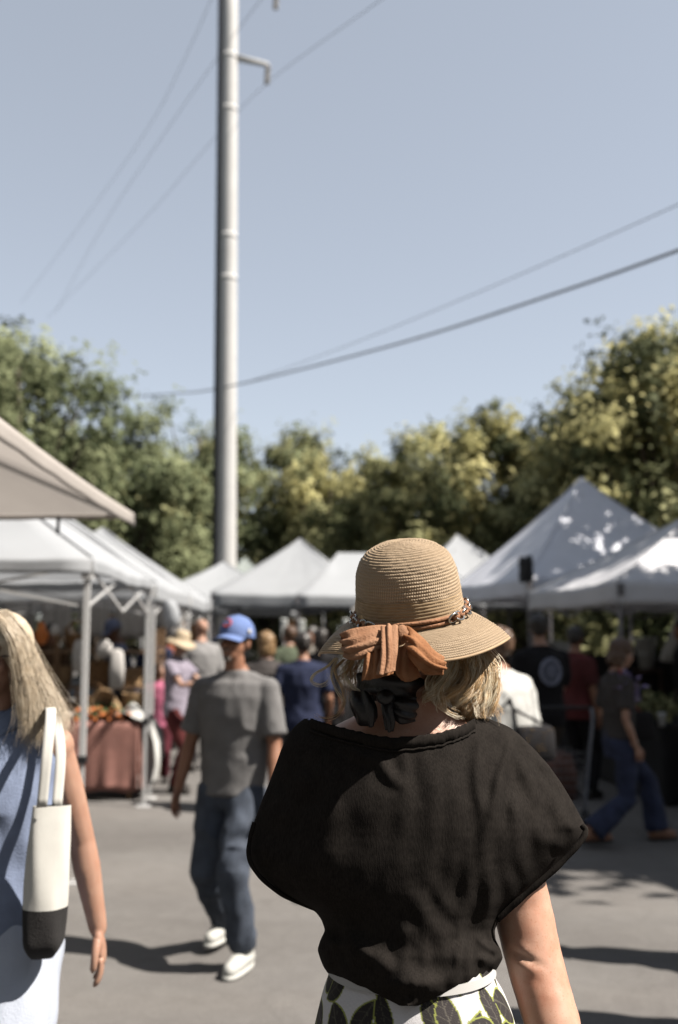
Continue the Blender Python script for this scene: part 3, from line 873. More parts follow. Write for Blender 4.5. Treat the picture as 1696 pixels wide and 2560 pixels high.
# ================================================================== right hand stalls, in deep shade
BLKC = mat("shade_black_cloth", (0.014, 0.013, 0.014), 0.9, 0.3, 6)  # near-black cloth: the shade under the canopies is put into its colour
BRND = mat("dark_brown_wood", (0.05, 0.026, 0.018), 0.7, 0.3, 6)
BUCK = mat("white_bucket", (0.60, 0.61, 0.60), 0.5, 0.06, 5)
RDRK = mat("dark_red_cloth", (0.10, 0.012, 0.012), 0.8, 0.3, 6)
GREENS = mat("leafy_greens", (0.055, 0.085, 0.02), 0.7, 0.5, 22)
def draped_table(label, x, y, yaw, w, d, h=.76, m=BLKC):
    t = thing("stall_table", label, "table", (x, y, 0), yaw, "black draped tables under the right canopies")
    MB().box((0, 0, h - .02), (w, d, .03)).build("table_top", BRND, t, False)
    per = []
    for k in range(120):
        s = k / 120 * 4; e = int(s); f = s - e
        A = [(-1, -1), (1, -1), (1, 1), (-1, 1)][e]; B = [(1, -1), (1, 1), (-1, 1), (-1, -1)][e]
        per.append((A[0] + (B[0] - A[0]) * f, A[1] + (B[1] - A[1]) * f))
    g = np.zeros((6, 120, 3))
    for i in range(6):
        f = i / 5
        for k, (a, b) in enumerate(per):
            o = 1 + (.012 + .02 * math.sin(k * .9)) * f
            g[i, k] = (a * w / 2 * o, b * d / 2 * o, h - f * (h - .03))
    mb = MB().grid(g, closed=True)
    mb.box((0, 0, h), (w + .005, d + .005, .012)).build("tablecloth", m, t)
    return t
draped_table("shade-black draped table facing the aisle under the low grey canopy", 3.35, 11.0, .1, .75, 2.5)
draped_table("shade-black draped table under the tall blue-white canopy", 3.3, 14.2, .2, .75, 2.4)
draped_table("shade-black draped table along the right edge behind the walking woman", 4.3, 9.7, .1, 1.6, .8)
# black sheets standing in for the deep shade under the low grey canopy
def shade_wall(label, x0, y0, x1, y1, z0, z1, m):
    v = np.zeros((6, 40, 3))
    for j in range(40):
        f = j / 39
        for i in range(6):
            v[i, j] = (x0 + (x1 - x0) * f + .02 * math.sin(j * .9), y0 + (y1 - y0) * f + .03 * math.sin(j * 1.1), z1 - (z1 - z0) * i / 5)
    tag(MB().grid(v, thick=.006).build("shade_sheet", m), label, "canopy wall", "black sheets standing in for shade under the low grey canopy")
shade_wall("black sheet standing in for shade at the back of the low grey canopy", 2.98, 13.25, 5.75, 12.9, .02, 1.35, BLKC)
shade_wall("black sheet standing in for shade on the far right flank of the low grey canopy", 5.72, 10.2, 5.6, 12.8, .02, 2.0, BLKC)
def bucket(label, q, r, h, m=BUCK):
    t = thing("bucket", label, "bucket", q, 0, "white buckets behind the right stalls")
    MB().lathe([(0, 0), (r * .78, 0), (r, h), (r * 1.06, h), (r * 1.06, h - .02), (r * .97, h - .02), (r * .76, .01), (0, .01)], 24).build("shell", m, t)
    MB().tube([(r * math.cos(a), r * .3 * math.sin(a) - r * .9, h * .7 - r * .3 * math.sin(a)) for a in np.linspace(0, math.pi, 10)], .006, 6).build("handle", WMET, t)
bx = W(1494, 1545, 13.1)
st = thing("display_stand", "dark wooden stand under the stacked white buckets", "stand", (bx.x, 13.1, 0))
MB().box((0, 0, bx.z - .025), (.34, .34, .04)).build("top", BRND, st, False)
for sx in (-1, 1):
    for sy in (-1, 1): MB().box((sx * .14, sy * .14, (bx.z - .045) / 2), (.04, .04, bx.z - .045)).build("leg", BRND, st, False)
bucket("small white bucket under the wider one, right of the round emblem shirt", (bx.x, 13.1, bx.z - .003), .105, .2)
bucket("wide white bucket on top of the small one, right of the round emblem shirt", (bx.x, 13.1, bx.z + .2), .145, .2)
# white cloth bundle hanging at right edge
q = W(1545, 1500, 12.2)
o = MB().loft([(.06, 0, -.16, .05, .04), (.04, 0, -.145, .15, .08), (.05, 0, -.02, .13, .08), (.09, 0, .14, .08, .06), (.12, 0, .33, .035, .04), (.13, 0, .45, .02, .02)], 20).build("cloth_bundle", CLOTHW, None, True, q)
tag(o, "white cloth bundle hanging under the low grey canopy at the right edge", "cloth")
# pale folding crates lined up behind the right stalls
for i, (dx, dy, w) in enumerate([(1265, 1497, .42), (1300, 1500, .3), (1600, 1497, .4)]):
    q = W(dx, dy, 15.9 if i < 2 else 14.5)
    t = thing("white_crate", ["white crate seen just right of the hat brim", "small white crate between the twin canopy legs", "white crate near the right edge under the low canopy"][i], "crate", (q.x, q.y, q.z - .08), .1, "white crates behind the right stalls")
    MB().box((0, 0, .09), (w, .3, .14)).build("body", BUCK, t, False)
    MB().box((0, 0, .17), (w + .03, .33, .02)).build("rim", BUCK, t, False)
    s2 = MB(); s2.box((0, 0, (-(q.z - .08) + .02) / 2), (w * .9, .25, (q.z - .08) - .02 - .0)); s2.build("base_box", BRND, t, False)
# heaps of greens and a paper cup on the black tables
R = random.Random(9)
RNG = np.random.default_rng(77)
for k, (x, y) in enumerate([(3.15, 10.2), (3.25, 10.7), (3.2, 11.3), (3.3, 11.8), (3.2, 13.6), (3.15, 14.3)]):
    cen = np.array([0, 0, .1]) + RNG.normal(size=(260, 3)) * (.11, .13, .06)
    cen[:, 2] = np.maximum(cen[:, 2], .015)
    me = leaves_mesh("greens", cen, .06, [LEAF['mid'], LEAF['dark']], RNG.integers(0, 2, 260), RNG.uniform(0, 1, 260))
    o = bpy.data.objects.new("leafy_bunch", me); COL.objects.link(o); o.location = (x, y, .772)
    tag(o, "bunch of leafy greens heaped on a black draped table at right", "greens", "bunches of greens on the right stall tables", "stuff")
q = W(1528, 1610, 9.55)
t = thing("paper_cup", "white paper cup standing on the black table at the right edge", "cup", (q.x, 9.55, .766))
MB().lathe([(0, 0), (.028, 0), (.04, .115), (.042, .118), (.038, .118), (.027, .004), (0, .004)], 20).build("cup", BUCK, t)
MB().lathe([(.0, .126), (.036, .126), (.044, .12), (.044, .112), (.0401, .112)], 20).build("lid", BUCK, t)

# ================================================================== far stall furnishings under the white canopies
SIGN_O = mat("sign_orange_brown", (0.36, 0.17, 0.06), 0.7, 0.3, 4)
SIGN_W = mat("sign_white", (0.58, 0.60, 0.58), 0.7, 0.05, 4)
def board(label, dx0, dy0, dx1, dy1, d, m, cat="banner"):
    a, b = W(dx0, dy0, d), W(dx1, dy1, d)
    t = thing("upright_banner", label, cat, ((a.x + b.x) / 2, d, 0), 0, "upright banners at the far stalls")
    w, h = b.x - a.x, a.z - b.z
    v = np.zeros((10, 6, 3))
    for i in range(10):
        for j in range(6): v[i, j] = (-w / 2 + w * j / 5, .02 * math.sin(i * .9 + j), a.z - h * i / 9)
    MB().grid(v, thick=.01).build("panel", m, t)
    MB().tube([(0, .04, 0), (0, .04, a.z)], .016, 7).build("post", GMET, t)
    MB().box((0, .04, .012), (.4, .3, .024)).build("foot", GMET, t, False)
board("white upright banner just right of the blue cap", 650, 1430, 664, 1480, 16.2, SIGN_W)
board("orange-brown panel between two white banners right of the blue cap", 666, 1432, 688, 1510, 16.6, SIGN_O)
board("white upright banner beside the dark canopy leg", 690, 1432, 705, 1475, 16.2, SIGN_W)
board("white upright banner left of the straw hat brim", 793, 1430, 806, 1475, 15.5, SIGN_W)
board("pale banner behind the hat brim under the flat topped canopy", 812, 1405, 838, 1470, 16.0, PAPW)
board("brown panel at the far stall left of the bald man", 425, 1440, 455, 1560, 17.5, SIGN_O)
draped_table("low black draped table far behind the man in the blue cap", -2.0, 17.0, 0, 2.4, .8)
draped_table("low black draped table under the flat topped canopy", .1, 16.4, 0, 2.6, .8)
# ================================================================== people
def skin_mat(name, c, c2): return mat(name, c, 0.5, 0.1, 14, 0.03, 160, spec=0.3, sss=0.12, col2=c2)
SK_FAIR = skin_mat("skin_fair", (0.50, 0.30, 0.215), (0.44, 0.235, 0.16))
SK_TAN = skin_mat("skin_tan", (0.36, 0.185, 0.115), (0.30, 0.14, 0.085))
SK_DEEP = skin_mat("skin_deep", (0.17, 0.08, 0.048), (0.13, 0.06, 0.035))
EYEW = mat("eye_white", (0.6, 0.58, 0.55), 0.2, 0.02)
EYED = mat("eye_dark", (0.02, 0.012, 0.01), 0.1, 0.05)
def fabric(name, c, var=.12, trans=0.0, bs=240): return mat(name, c, 0.9, var, 10, 0.25, bs, spec=0.15, sheen=0.0, trans=trans)
SHOEW = mat("shoe_white", (0.55, 0.55, 0.52), 0.6, 0.08, 20)
SHOED = mat("shoe_dark", (0.03, 0.025, 0.022), 0.6, 0.2, 20)
HAIR_BL = mat("hair_blonde", (0.78, 0.53, 0.27), 0.42, 0.3, 60, spec=0.5, col2=(0.46, 0.27, 0.11))
HAIR_GR = mat("hair_ash_blonde", (0.78, 0.66, 0.50), 0.42, 0.3, 60, spec=0.5, col2=(0.56, 0.44, 0.30))
HAIR_BR = mat("hair_brown", (0.09, 0.045, 0.022), 0.45, 0.3, 60, spec=0.4)
HAIR_DK = mat("hair_dark", (0.02, 0.014, 0.011), 0.45, 0.3, 60, spec=0.4)
HAIR_W = mat("hair_grey", (0.40, 0.38, 0.36), 0.5, 0.2, 60)

def ik(a, b, l1, l2, pole):
    a, b, pole = Vector(a), Vector(b), Vector(pole)
    d = b - a
    D = min(d.length, l1 + l2 - .002); u = d.normalized()
    ca = max(-1, min(1, (l1 * l1 + D * D - l2 * l2) / (2 * l1 * D)))
    w = (pole - u * pole.dot(u)).normalized()
    return a + u * (l1 * ca) + w * (l1 * math.sqrt(max(0, 1 - ca * ca))), a + u * D

def hand(body, fin, wrist, d, n, thumb, s=1.0, curl=.35, pts=9):
    """palm into the body shell, five bent fingers as separate skinned tubes rooted in the palm"""
    wrist, d, n, thumb = Vector(wrist), Vector(d).normalized(), Vector(n), Vector(thumb)
    n = (n - d * n.dot(d)).normalized(); th = thumb - d * thumb.dot(d) - n * thumb.dot(n); th = th.normalized()
    R = Matrix((th, n, d)).transposed()
    c = wrist + d * (.052 * s)
    body.ball(c, (.037 * s, .015 * s, .052 * s), 14, 9, R)
    body.ball(wrist + d * (.03 * s) + th * (.018 * s), (.02 * s, .016 * s, .032 * s), 12, 8, R)
    for k, (off, ln, r) in enumerate([(.029, .072, .0085), (.0095, .080, .009), (-.010, .074, .0086), (-.028, .058, .0075)]):
        base = wrist + d * ((.078 - .006 * abs(k - 1)) * s) + th * (off * s)
        dirn = (d + th * (off * 1.8) + n * .05).normalized()
        q = [base]; a = curl * (.6 + .12 * k)
        cur = dirn
        for seg, f in enumerate((.45, .32, .26)):
            cur = (cur * math.cos(a * (.7 + .5 * seg)) + n * math.sin(a * (.7 + .5 * seg))).normalized()
            q.append(q[-1] + cur * (ln * f * s))
        fin.tube(smooth_path(q, pts), list(np.interp(np.linspace(0, 1, pts), [0, .85, .95, 1], [r * s, r * s * .86, r * s * .7, r * s * .25])), 8)
    q = [wrist + d * (.018 * s) + th * (.018 * s), wrist + d * (.048 * s) + th * (.043 * s) + n * .008, wrist + d * (.078 * s) + th * (.05 * s) + n * .016, wrist + d * (.102 * s) + th * (.046 * s) + n * .024]
    fin.tube(smooth_path(q, pts), list(np.interp(np.linspace(0, 1, pts), [0, .5, .9, 1], [.014 * s, .0105 * s, .0085 * s, .003])), 8)

def head_shell(mb, M, fem=False):
    old = mb.M; mb.M = M
    k = .96 if fem else 1.0
    mb.ball((0, -.012, .135), (.074 * k, .094, .088), 18, 12)
    mb.ball((0, .018, .085), (.062 * k, .072, .07), 16, 10)
    mb.ball((0, .030, .045), (.047 * k, .055, .042), 14, 9)
    mb.ball((0, .066, .022), (.022, .02, .018), 10, 7)
    mb.ball((0, .070, .142), (.052, .022, .012), 12, 7)                 # brow
    for sx in (-1, 1):
        mb.ball((sx * .036, .062, .088), (.022, .022, .02), 10, 7)        # cheek
        mb.ball((sx * .074 * k, -.012, .10), (.009, .019, .031), 10, 8)   # ear
        mb.ball((sx * .012, .095, .079), (.009, .011, .008), 8, 6)
    mb.limb([(0, .084, .125), (0, .098, .10), (0, .104, .085)], [.009, .010, .0125], 9)
    mb.ball((0, .084, .052), (.022, .012, .006), 10, 6)                 # lips
    mb.ball((0, .083, .043), (.019, .011, .006), 10, 6)
    mb.M = old

BONES = {}
def person(label, x, y, yaw, h=1.72, sex='m', feet=((.10, .06, 0), (-.10, -.06, 0)), hands=None, look=(0, 0), skin=SK_FAIR,
           top=None, bottom=None, shoes=SHOED, hair=None, voxel=.009, build=1.0, lean=0.0, group=None, fingers=True,
           head_extra=None, pole=(0, 1, 0), curl=.4, arm=1.0):
    """local frame: faces +Y, its right hand is at +X"""
    s = h / 1.72
    fem = sex == 'f'
    root = thing("person", label, "person", (x, y, 0), yaw, group, s)
    sw = (.165 if fem else .192) * build          # shoulder half width
    hz = .905
    spread = max(abs(feet[0][1] - feet[1][1]), 0)
    hz -= spread * spread * .16
    L = Vector((0, lean, 0))
    body, fin = MB(), MB()
    cw, hw, ww = ((.145, .165, .125) if fem else (.165, .155, .145))
    rings = [(0, 0, hz - .09, hw * .8 * build, .09), (0, -.01, hz, hw * build, .105 * build), (0, 0, hz + .10, (ww + .01) * build, .092 * build), (0, lean * .3, hz + .17, ww * build, .09 * build),
             (0, lean * .7, hz + .34, cw * build, .108 * build), (0, lean * .9, hz + .44, cw * 1.02 * build, .10 * build), (0, lean, hz + .51, sw * .86, .075), (0, lean - .008, hz + .555, .085, .06), (0, lean - .008, hz + .60, .055, .052)]
    body.loft(rings, 24)
    sh = [Vector((sg * (sw - .01), lean - .005, hz + .475)) for sg in (1, -1)]
    for q, sg in zip(sh, (1, -1)):
        body.ball(q, (.052, .055, .055), 12, 8)
        body.limb([Vector((sg * .04, lean - .008, hz + .535)), q], [.042, .048], 10)
    nk = Vector((0, lean + .005, hz + .555)); hd = Vector((0, lean + .022, hz + .612))
    body.limb([nk - Vector((0, .01, .06)), nk, hd + Vector((0, -.005, .03))], [.062, .055 if not fem else .048, .053 if not fem else .047], 14)
    HM = Matrix.Translation(hd) @ Matrix.Rotation(look[0], 4, 'Z') @ Matrix.Rotation(look[1], 4, 'X')
    head_shell(body, HM, fem)
    if hands is None: hands = ((.24, .06, hz - .14), (-.24, .02, hz - .14))
    arms = []
    for i, sg in enumerate((1, -1)):
        el, wr = ik(sh[i], Vector(hands[i]), .285, .25, (sg * .35, -1, -.1))
        arms.append((sh[i], el, wr))
        ua = (.047 if not fem else .039) * arm
        body.limb([sh[i], sh[i].lerp(el, .45), el, el.lerp(wr, .3), wr], [ua, ua * .98, ua * .80, ua * .84, ua * .56], 12)
        d = (wr - el).normalized()
        inn = Vector((-sg, 0, 0)) if abs(d.z) > .5 else Vector((0, 0, -1))
        hand(body, fin, wr, (d + Vector((0, 0, -.25))).normalized(), inn, Vector((0, 1, 0)) if abs(d.z) > .5 else Vector((-sg, 0, .3)), (1.0 if not fem else .92) * (.5 + .5 * arm), curl)
    legs = []
    for i, sg in enumerate((1, -1)):
        hip = Vector((sg * .088, 0, hz - .03)); f = feet[i]
        an = Vector((f[0], f[1], .085 + f[2]))
        kn, an = ik(hip, an, .425, .415, pole)
        legs.append((hip, kn, an))
        body.limb([hip, hip.lerp(kn, .5), kn, kn.lerp(an, .3), kn.lerp(an, .75), an], [.086 * build, .072 * build, .054, .055, .038, .034], 14)
        body.limb([an, an + Vector((0, -.03, -.045)), an + Vector((0, .09, -.055)), an + Vector((0, .15, -.06))], [.034, .032, .03, .02], 10)
    mb = remesh(body, voxel, 3)
    if fingers: mb.add(fin.v, fin.f)
    mb.build("body", skin, root)
    # eyes
    for sx in (-1, 1):
        e = MB(); e.M = HM
        e.ball((sx * .031, .077, .118), (.0125, .008, .008), 10, 7); e.build("eye", EYEW, root)
        e = MB(); e.M = HM; e.ball((sx * .031, .0845, .118), (.006, .003, .006), 8, 6); e.build("iris", EYED, root)
    # garments
    def wr_disp(a, sc, sd):
        def f(co, no):
            p = co * np.array([1.0, 1.0, 0.8]) * sc + sd
            w = np.stack([vnoise(p * .5 + 9), vnoise(p * .5 + 31), vnoise(p * .5 + 57)], 1)
            return a * (1 - 2 * np.abs(vnoise(p + w * 1.2))) + a * .6 * vnoise(p * 2.3)
        return f
    if top:
        g = MB(); e = top.get('loose', .016); hem = top.get('hem', .86); fl = top.get('flare', 0.0)
        rr = [(0, 0, hem, (hw + e) * build + fl, .105 * build + e + fl)] if hem < hz + .05 else []
        for r in rings:
            if r[2] > hem + .02 and r[2] < hz + .53: rr.append((r[0], r[1], r[2], max(r[3] + e, (hw * .93 + e) * build + fl * .5 if r[2] < hz + .3 else 0), r[4] + e))
        rr.append((0, lean - .005, hz + .53, .125, .08)); rr.append((0, lean - .008, hz + .556, .098, .074)); rr.append((0, lean - .006, hz + .575, .072 if not fem else .066, .070))
        g.loft(rr, 26)
        slv = top.get('sleeve', .62)
        for i, sg in enumerate((1, -1)):
            a, el, wr = arms[i]
            if slv <= 0:
                g.ball(a + Vector((-sg * .035, 0, -.005)), (.045, .06, .05)); continue
            g.ball(a, (.062, .066, .062))
            g.limb([Vector((sg * .045, lean - .008, hz + .528)), a], [.050, .060], 12)
            w = top.get('sw', .070)
            if slv <= 1: g.tube([a + (a - el) * .05, a.lerp(el, slv * .5), a.lerp(el, slv)], [.062, w * .98, w], 16)
            else:
                q = el.lerp(wr, slv - 1)
                g.limb([a, a.lerp(el, .5), el], [.062, w * .85, w * .78]); g.tube([el, el.lerp(q, .6), q], [w * .78, w * .7, w * .62], 14)
        mb = remesh(g, voxel, 9, wr_disp(top.get('wr', .006), 9.0, x * 3.1 + 7))
        mb.build(top.get('name', "t_shirt"), top['m'], root)
    if bottom:
        g = MB(); e = .012; ln = bottom.get('len', 1.0)
        if bottom['kind'] == 'skirt':
            g.loft([(0, 0, bottom['z'], bottom.get('w', .26), bottom.get('w', .26) * .85), (0, 0, hz - .2, .21, .17), (0, 0, hz, hw * build + e + .004, .105 * build + e + .004), (0, 0, hz + .12, (ww + .012) * build + e, .095 * build + e)], 30)
        else:
            g.loft([(0, 0, hz - .13, hw * .9 * build + e, .10 + e), (0, -.01, hz, hw * build + e, .105 * build + e), (0, 0, hz + .09, (ww + .01) * build + e, .095 * build + e)], 24)
            for i in range(2):
                hip, kn, an = legs[i]
                lw = bottom.get('w', (.100, .072, .066))
                if ln > .55:
                    e2 = kn.lerp(an, (ln - .5) / .5 * .97)
                    g.tube([hip, hip.lerp(kn, .5), kn, kn.lerp(e2, .5), e2], [lw[0] * build, lw[0] * .92 * build, lw[1], (lw[1] + lw[2]) / 2, lw[2]], 18)
                else:
                    e2 = hip.lerp(kn, ln * 2)
                    g.tube([hip, hip.lerp(e2, .5), e2], [lw[0] * build, lw[0], lw[0]], 18)
        mb = remesh(g, voxel, 7, wr_disp(bottom.get('wr', .007), 8.0, y * 2.7 + 3))
        mb.build(bottom.get('name', "trousers"), bottom['m'], root)
    for i in range(2):
        an = legs[i][2]; g = MB()
        g.limb([an + Vector((0, -.01, .02)), an + Vector((0, -.035, -.03)), an + Vector((0, .08, -.035)), an + Vector((0, .15, -.045))], [.045, .046, .044, .036], 12)
        m2 = remesh(g, .007, 4)
        v = np.array(m2.v); v[:, 2] = np.maximum(v[:, 2], an.z - .083); m2.v = [tuple(q) for q in v]
        sh_ = m2.build("shoe", shoes, root)
        q = MB(); z0 = an.z - .085
        q.loft([(an.x, an.y + .055, z0, .044, .135), (an.x, an.y + .055, z0 + .022, .047, .138)], 22, 2.6)
        q.build("sole", SHOEW if shoes is SHOEW else SHOED, sh_)
    if hair:
        k = hair.get('k', .012)
        g = MB(); g.M = HM
        if hair['kind'] in ('short', 'long', 'bob', 'under'):
            g.ball((0, -.018, .142), (.074 + k, .092 + k * .9, .086 + k), 18, 12)
            if hair['kind'] == 'short': g.ball((0, -.055, .10), (.066, .05 + k, .055), 14, 9)
            if hair['kind'] == 'bob': g.loft([(0, -.05, .0, .078, .055), (0, -.045, .06, .09, .075), (0, -.03, .14, .08, .085)], 18)
            if hair['kind'] == 'long': g.loft([(0, -.075, -.16, .06, .03), (0, -.07, -.05, .085, .05), (0, -.045, .06, .088, .07), (0, -.03, .14, .08, .085)], 18)
            # keep the face free: drop what lies in front of the hairline
            m2 = remesh(g, .008, 2, lambda co, no: .009 * vnoise(co * np.array([55, 55, 26])) + .004 * vnoise(co * 130))
            v = np.array(m2.v); inv = np.array(HM.inverted())
            lv = v @ inv[:3, :3].T + inv[:3, 3]
            push = (lv[:, 1] > .055) & (lv[:, 2] < .165)
            lv[push, 1] = .05
            side = (lv[:, 1] > .02) & (lv[:, 2] < .12)
            lv[side, 1] = .015
            Hm = np.array(HM); v = lv @ Hm[:3, :3].T + Hm[:3, 3]
            m2.v = [tuple(q) for q in v]
            m2.build("hair", hair['m'], root)
        if hair['kind'] == 'fringe':
            g.torus((0, -.02, .10), .07, .022, Matrix.Rotation(.2, 3, 'X'), 20, 8)
            remesh(g, .007, 2).build("hair", hair['m'], root)
    if head_extra: head_extra(root, HM)
    BONES[label] = dict(root=root, HM=HM, arms=arms, legs=legs, s=s, hz=hz)
    return root

def cap(m, m2=None, emblem=None, button=True):
    def f(root, HM):
        g = MB(); g.M = HM @ Matrix.Translation((0, -.012, .148)) @ Matrix.Rotation(-.02, 4, 'X')
        prof = [(.093 * math.cos(a) ** .85, .105 * math.sin(a)) for a in np.linspace(0, math.pi / 2 - .02, 12)]
        vs = []
        g.lathe([(.093, -.012)] + prof, 30)
        g.v = [tuple(v) for v in g.v]
        c = g.build("cap", m, root)
        # stretch front to back
        inv = HM.inverted()
        for v in c.data.vertices:
            p = inv @ v.co; p.y = (p.y + .012) * 1.13 - .012; v.co = HM @ p
        N = 14
        vis = np.zeros((6, N, 3))
        for i in range(6):
            r = i / 5
            for j in range(N):
                a = math.radians(-62 + 124 * j / (N - 1))
                x = .090 * math.sin(a) * (1 + .06 * r); yy = .098 * math.cos(a) + .070 * r * (math.cos(a * .8) ** .6)
                z = -.006 - .028 * r - .022 * (abs(math.sin(a)) ** 2) + .0
                vis[i, j] = HM @ Vector((x, yy - .016, .151 + z))
        MB().grid(vis, thick=.004).build("visor", m2 or m, c)
        if button:
            b = MB(); b.M = HM; b.ball((0, -.012, .2535), (.010, .010, .006), 10, 6); b.build("button", m, c)
        if emblem: emblem(c, HM)
    return f
def straw_hat(m, r=.17, ch=.11, band=None, tilt=0.0):
    def f(root, HM):
        g = MB(); g.M = HM @ Matrix.Translation((0, -.012, .15)) @ Matrix.Rotation(tilt, 4, 'X')
        prof = [(0, ch), (.03, ch), (.06, ch - .006), (.08, ch - .025), (.09, ch - .06), (.096, .0), (.12, -.008), (.15, -.02), (r, -.045), (r - .002, -.049), (.148, -.026), (.1, -.012)]
        g.lathe(prof, 34, lambda rr, a: .012 * max(0, rr - .1) / .07 * math.sin(3 * a + 1))
        c = g.build("straw_hat", m, root)
        if band:
            b = MB(); b.M = g.M; b.lathe([(.099, .0), (.0985, .03), (.1015, .03), (.1015, .0), (.099, 0)], 30); b.build("hat_band", band, c)
    return f
# ------------------------------------------------------------------ the man in the blue cap
GREYT = fabric("grey_t_shirt", (0.19, 0.185, 0.185))
JEANS = mat("jeans_blue", (0.066, 0.080, 0.108), 0.85, 0.25, 14, 0.3, 260, spec=0.2)
BLUEC = fabric("cap_blue", (0.16, 0.23, 0.46))
REDE = fabric("emblem_red", (0.50, 0.10, 0.11))
WHE = fabric("emblem_white", (0.58, 0.56, 0.55))
def man_emblem(c, HM):
    # round red letter patch on the front, small white mark at the side
    g = MB(); g.M = HM
    pts = []
    for a in np.linspace(.65, 2 * math.pi - .65, 18):
        x, z = .021 * math.cos(a), .022 * math.sin(a)
        yy = .094 - .35 * (z + .0) - 2.2 * x * x
        pts.append((x, yy - .002, 0.200 + z * .9))
    g.tube(pts, .0062, 8); g.build("emblem", REDE, c)
    g = MB(); g.M = HM
    g.ball((-.093, .015, .164), (.006, .016, .015), 12, 8); g.build("side_emblem", WHE, c)
fp, fb = GW(548, 2252), GW(505, 2192)
mid = (fp + fb) / 2
my = math.pi - .36
def loc(p, o, yaw):
    d = Vector((p[0] - o[0], p[1] - o[1])); c, s_ = math.cos(-yaw), math.sin(-yaw)
    return (d.x * c - d.y * s_, d.x * s_ + d.y * c)
o_ = (W(532, 1800, mid.y).x + .02, mid.y + .02)
fa = loc(fb, o_, my); fc = loc(fp, o_, my)
MAN = "man in grey t-shirt, blue cap and jeans walking toward the camera"
man = person(MAN, o_[0], o_[1], my, 1.71, 'm', ((fa[0] , fa[1] - .06, .035), (fc[0], fc[1] - .07, 0)), ((.315, .06, .775), (-.275, .10, .80)), look=(-.10, .12), skin=SK_TAN,
       top=dict(m=GREYT, loose=.026, hem=.83, sleeve=.82, sw=.070, wr=.0045), bottom=dict(kind='trousers', m=JEANS, name="jeans", w=(.098, .074, .067), wr=.011), shoes=SHOEW, hair=dict(kind='under', m=HAIR_DK, k=.004),
       voxel=.0075, build=1.05, head_extra=cap(BLUEC, None, man_emblem))
HMm = BONES[MAN]['HM']
# short grey beard
g = MB(); g.M = HMm
g.ball((0, .066, .020), (.024, .022, .021), 14, 9); g.ball((0, .088, .063), (.024, .010, .006), 10, 6)
for sx in (): g.limb([(sx * .052, .012, .07), (sx * .044, .035, .042), (sx * .02, .07, .018)], [.014, .020, .022], 8)
remesh(g, .005, 2, lambda co, no: .002 * vnoise(co * 260)).build("beard", mat("beard_grizzled", (0.30, 0.26, 0.23), .8, .6, 120, col2=(.12, .09, .07)), man)
# key fob flap and back pocket folds
g = MB(); s0 = BONES[MAN]
g.box((-.075, .125, .735), (.075, .012, .11)); g.build("pocket_flap", mat("jeans_worn", (0.10, 0.13, 0.20), .85, .2, 30), man, False)

# ------------------------------------------------------------------ woman at the left edge with the tote bag
CHAM = mat("chambray_shirt", (0.24, 0.29, 0.42), 0.85, 0.12, 16, 0.25, 260, spec=.2)
PANT = mat("pale_blue_trousers", (0.47, 0.51, 0.60), 0.85, 0.06, 10, 0.2, 200)
LW = "woman in blue sleeveless shirt carrying a tote bag at the left edge"
lx, ly = W(-18, 2000, 2.78).x, 2.78
lyaw = math.pi + .12
lw = person(LW, lx, ly, lyaw, 1.70, 'f', ((.09, -.20, .02), (-.09, .16, 0)), ((.26, .05, .78), (-.300, -.10, .755)), look=(-.30, -.05), skin=SK_FAIR,
       top=dict(m=CHAM, loose=.018, hem=.79, sleeve=0, flare=.012, wr=.007, name="sleeveless_shirt"), bottom=dict(kind='trousers', m=PANT, w=(.115, .10, .095)), shoes=SHOED, hair=None, voxel=.0065, build=1.02, curl=.3, arm=1.2)
HMl = BONES[LW]['HM']
# collar
g = MB()
hzl = BONES[LW]['hz']
for sg in (1, -1):
    v = np.zeros((5, 8, 3))
    for j in range(8):
        a = math.radians(95 - 150 * j / 7 * 1.0)
        for i in range(5):
            r = .062 + .016 * i / 4 * 2
            v[i, j] = (sg * r * math.cos(a) , .0 + r * 1.05 * math.sin(a) * (1 if math.sin(a) > 0 else .9), hzl + .60 - .05 * i / 4 - (.05 if math.sin(a) > .6 else 0) * (math.sin(a) - .6) * 2)
    MB().grid(v, thick=.004).build("collar", CHAM, lw)
# sunglasses
g = MB(); g.M = HMl
for sx in (-1, 1):
    g.ball((sx * .034, .093, .114), (.026, .006, .019), 14, 8)
    g.tube([(sx * .058, .085, .12), (sx * .074, .04, .118), (sx * .079, -.01, .112)], .003, 6)
g.tube([(-.012, .10, .118), (.012, .10, .118)], .003, 6)
g.build("sunglasses", mat("sunglass_dark", (.03, .018, .012), .15, .2), lw)
# long straight hair, strands swept by the walk
def strands(name, guides, n, m, parent, r=.0011, spread=.012, seg=16, seed=3, sides=4, M=None, wav=.0):
    R = np.random.default_rng(seed); b = MB()
    G = [smooth_path(q, seg) for q in guides]
    for i in range(n):
        k = R.integers(0, len(G) - 1) if len(G) > 1 else 0
        t = R.random()
        base = G[k] * (1 - t) + (G[k + 1] if len(G) > 1 else G[k]) * t
        off = R.normal(size=3) * spread
        fan = np.linspace(.25, 1.0 + R.normal() * .35, seg)[:, None]
        ph = R.random(3) * 6.28
        wv = np.stack([np.sin(np.linspace(0, 7, seg) + ph[0]), np.sin(np.linspace(0, 6, seg) + ph[1]), np.sin(np.linspace(0, 5, seg) + ph[2])], 1) * wav
        p = base + off * fan + wv * np.linspace(0, 1, seg)[:, None]
        end = int(seg * R.uniform(.75, 1.0)); p = p[:max(end, 5)]
        rr = r * R.uniform(.6, 1.5)
        b.M = M or Matrix.Identity(4)
        b.tube(p, list(np.linspace(rr, rr * .35, len(p))), sides, False)
    o = b.build(name, m, parent); o["kind"] = "stuff"
    return o
g = MB(); g.M = HMl
g.ball((0, -.02, .145), (.086, .10, .095), 18, 12)
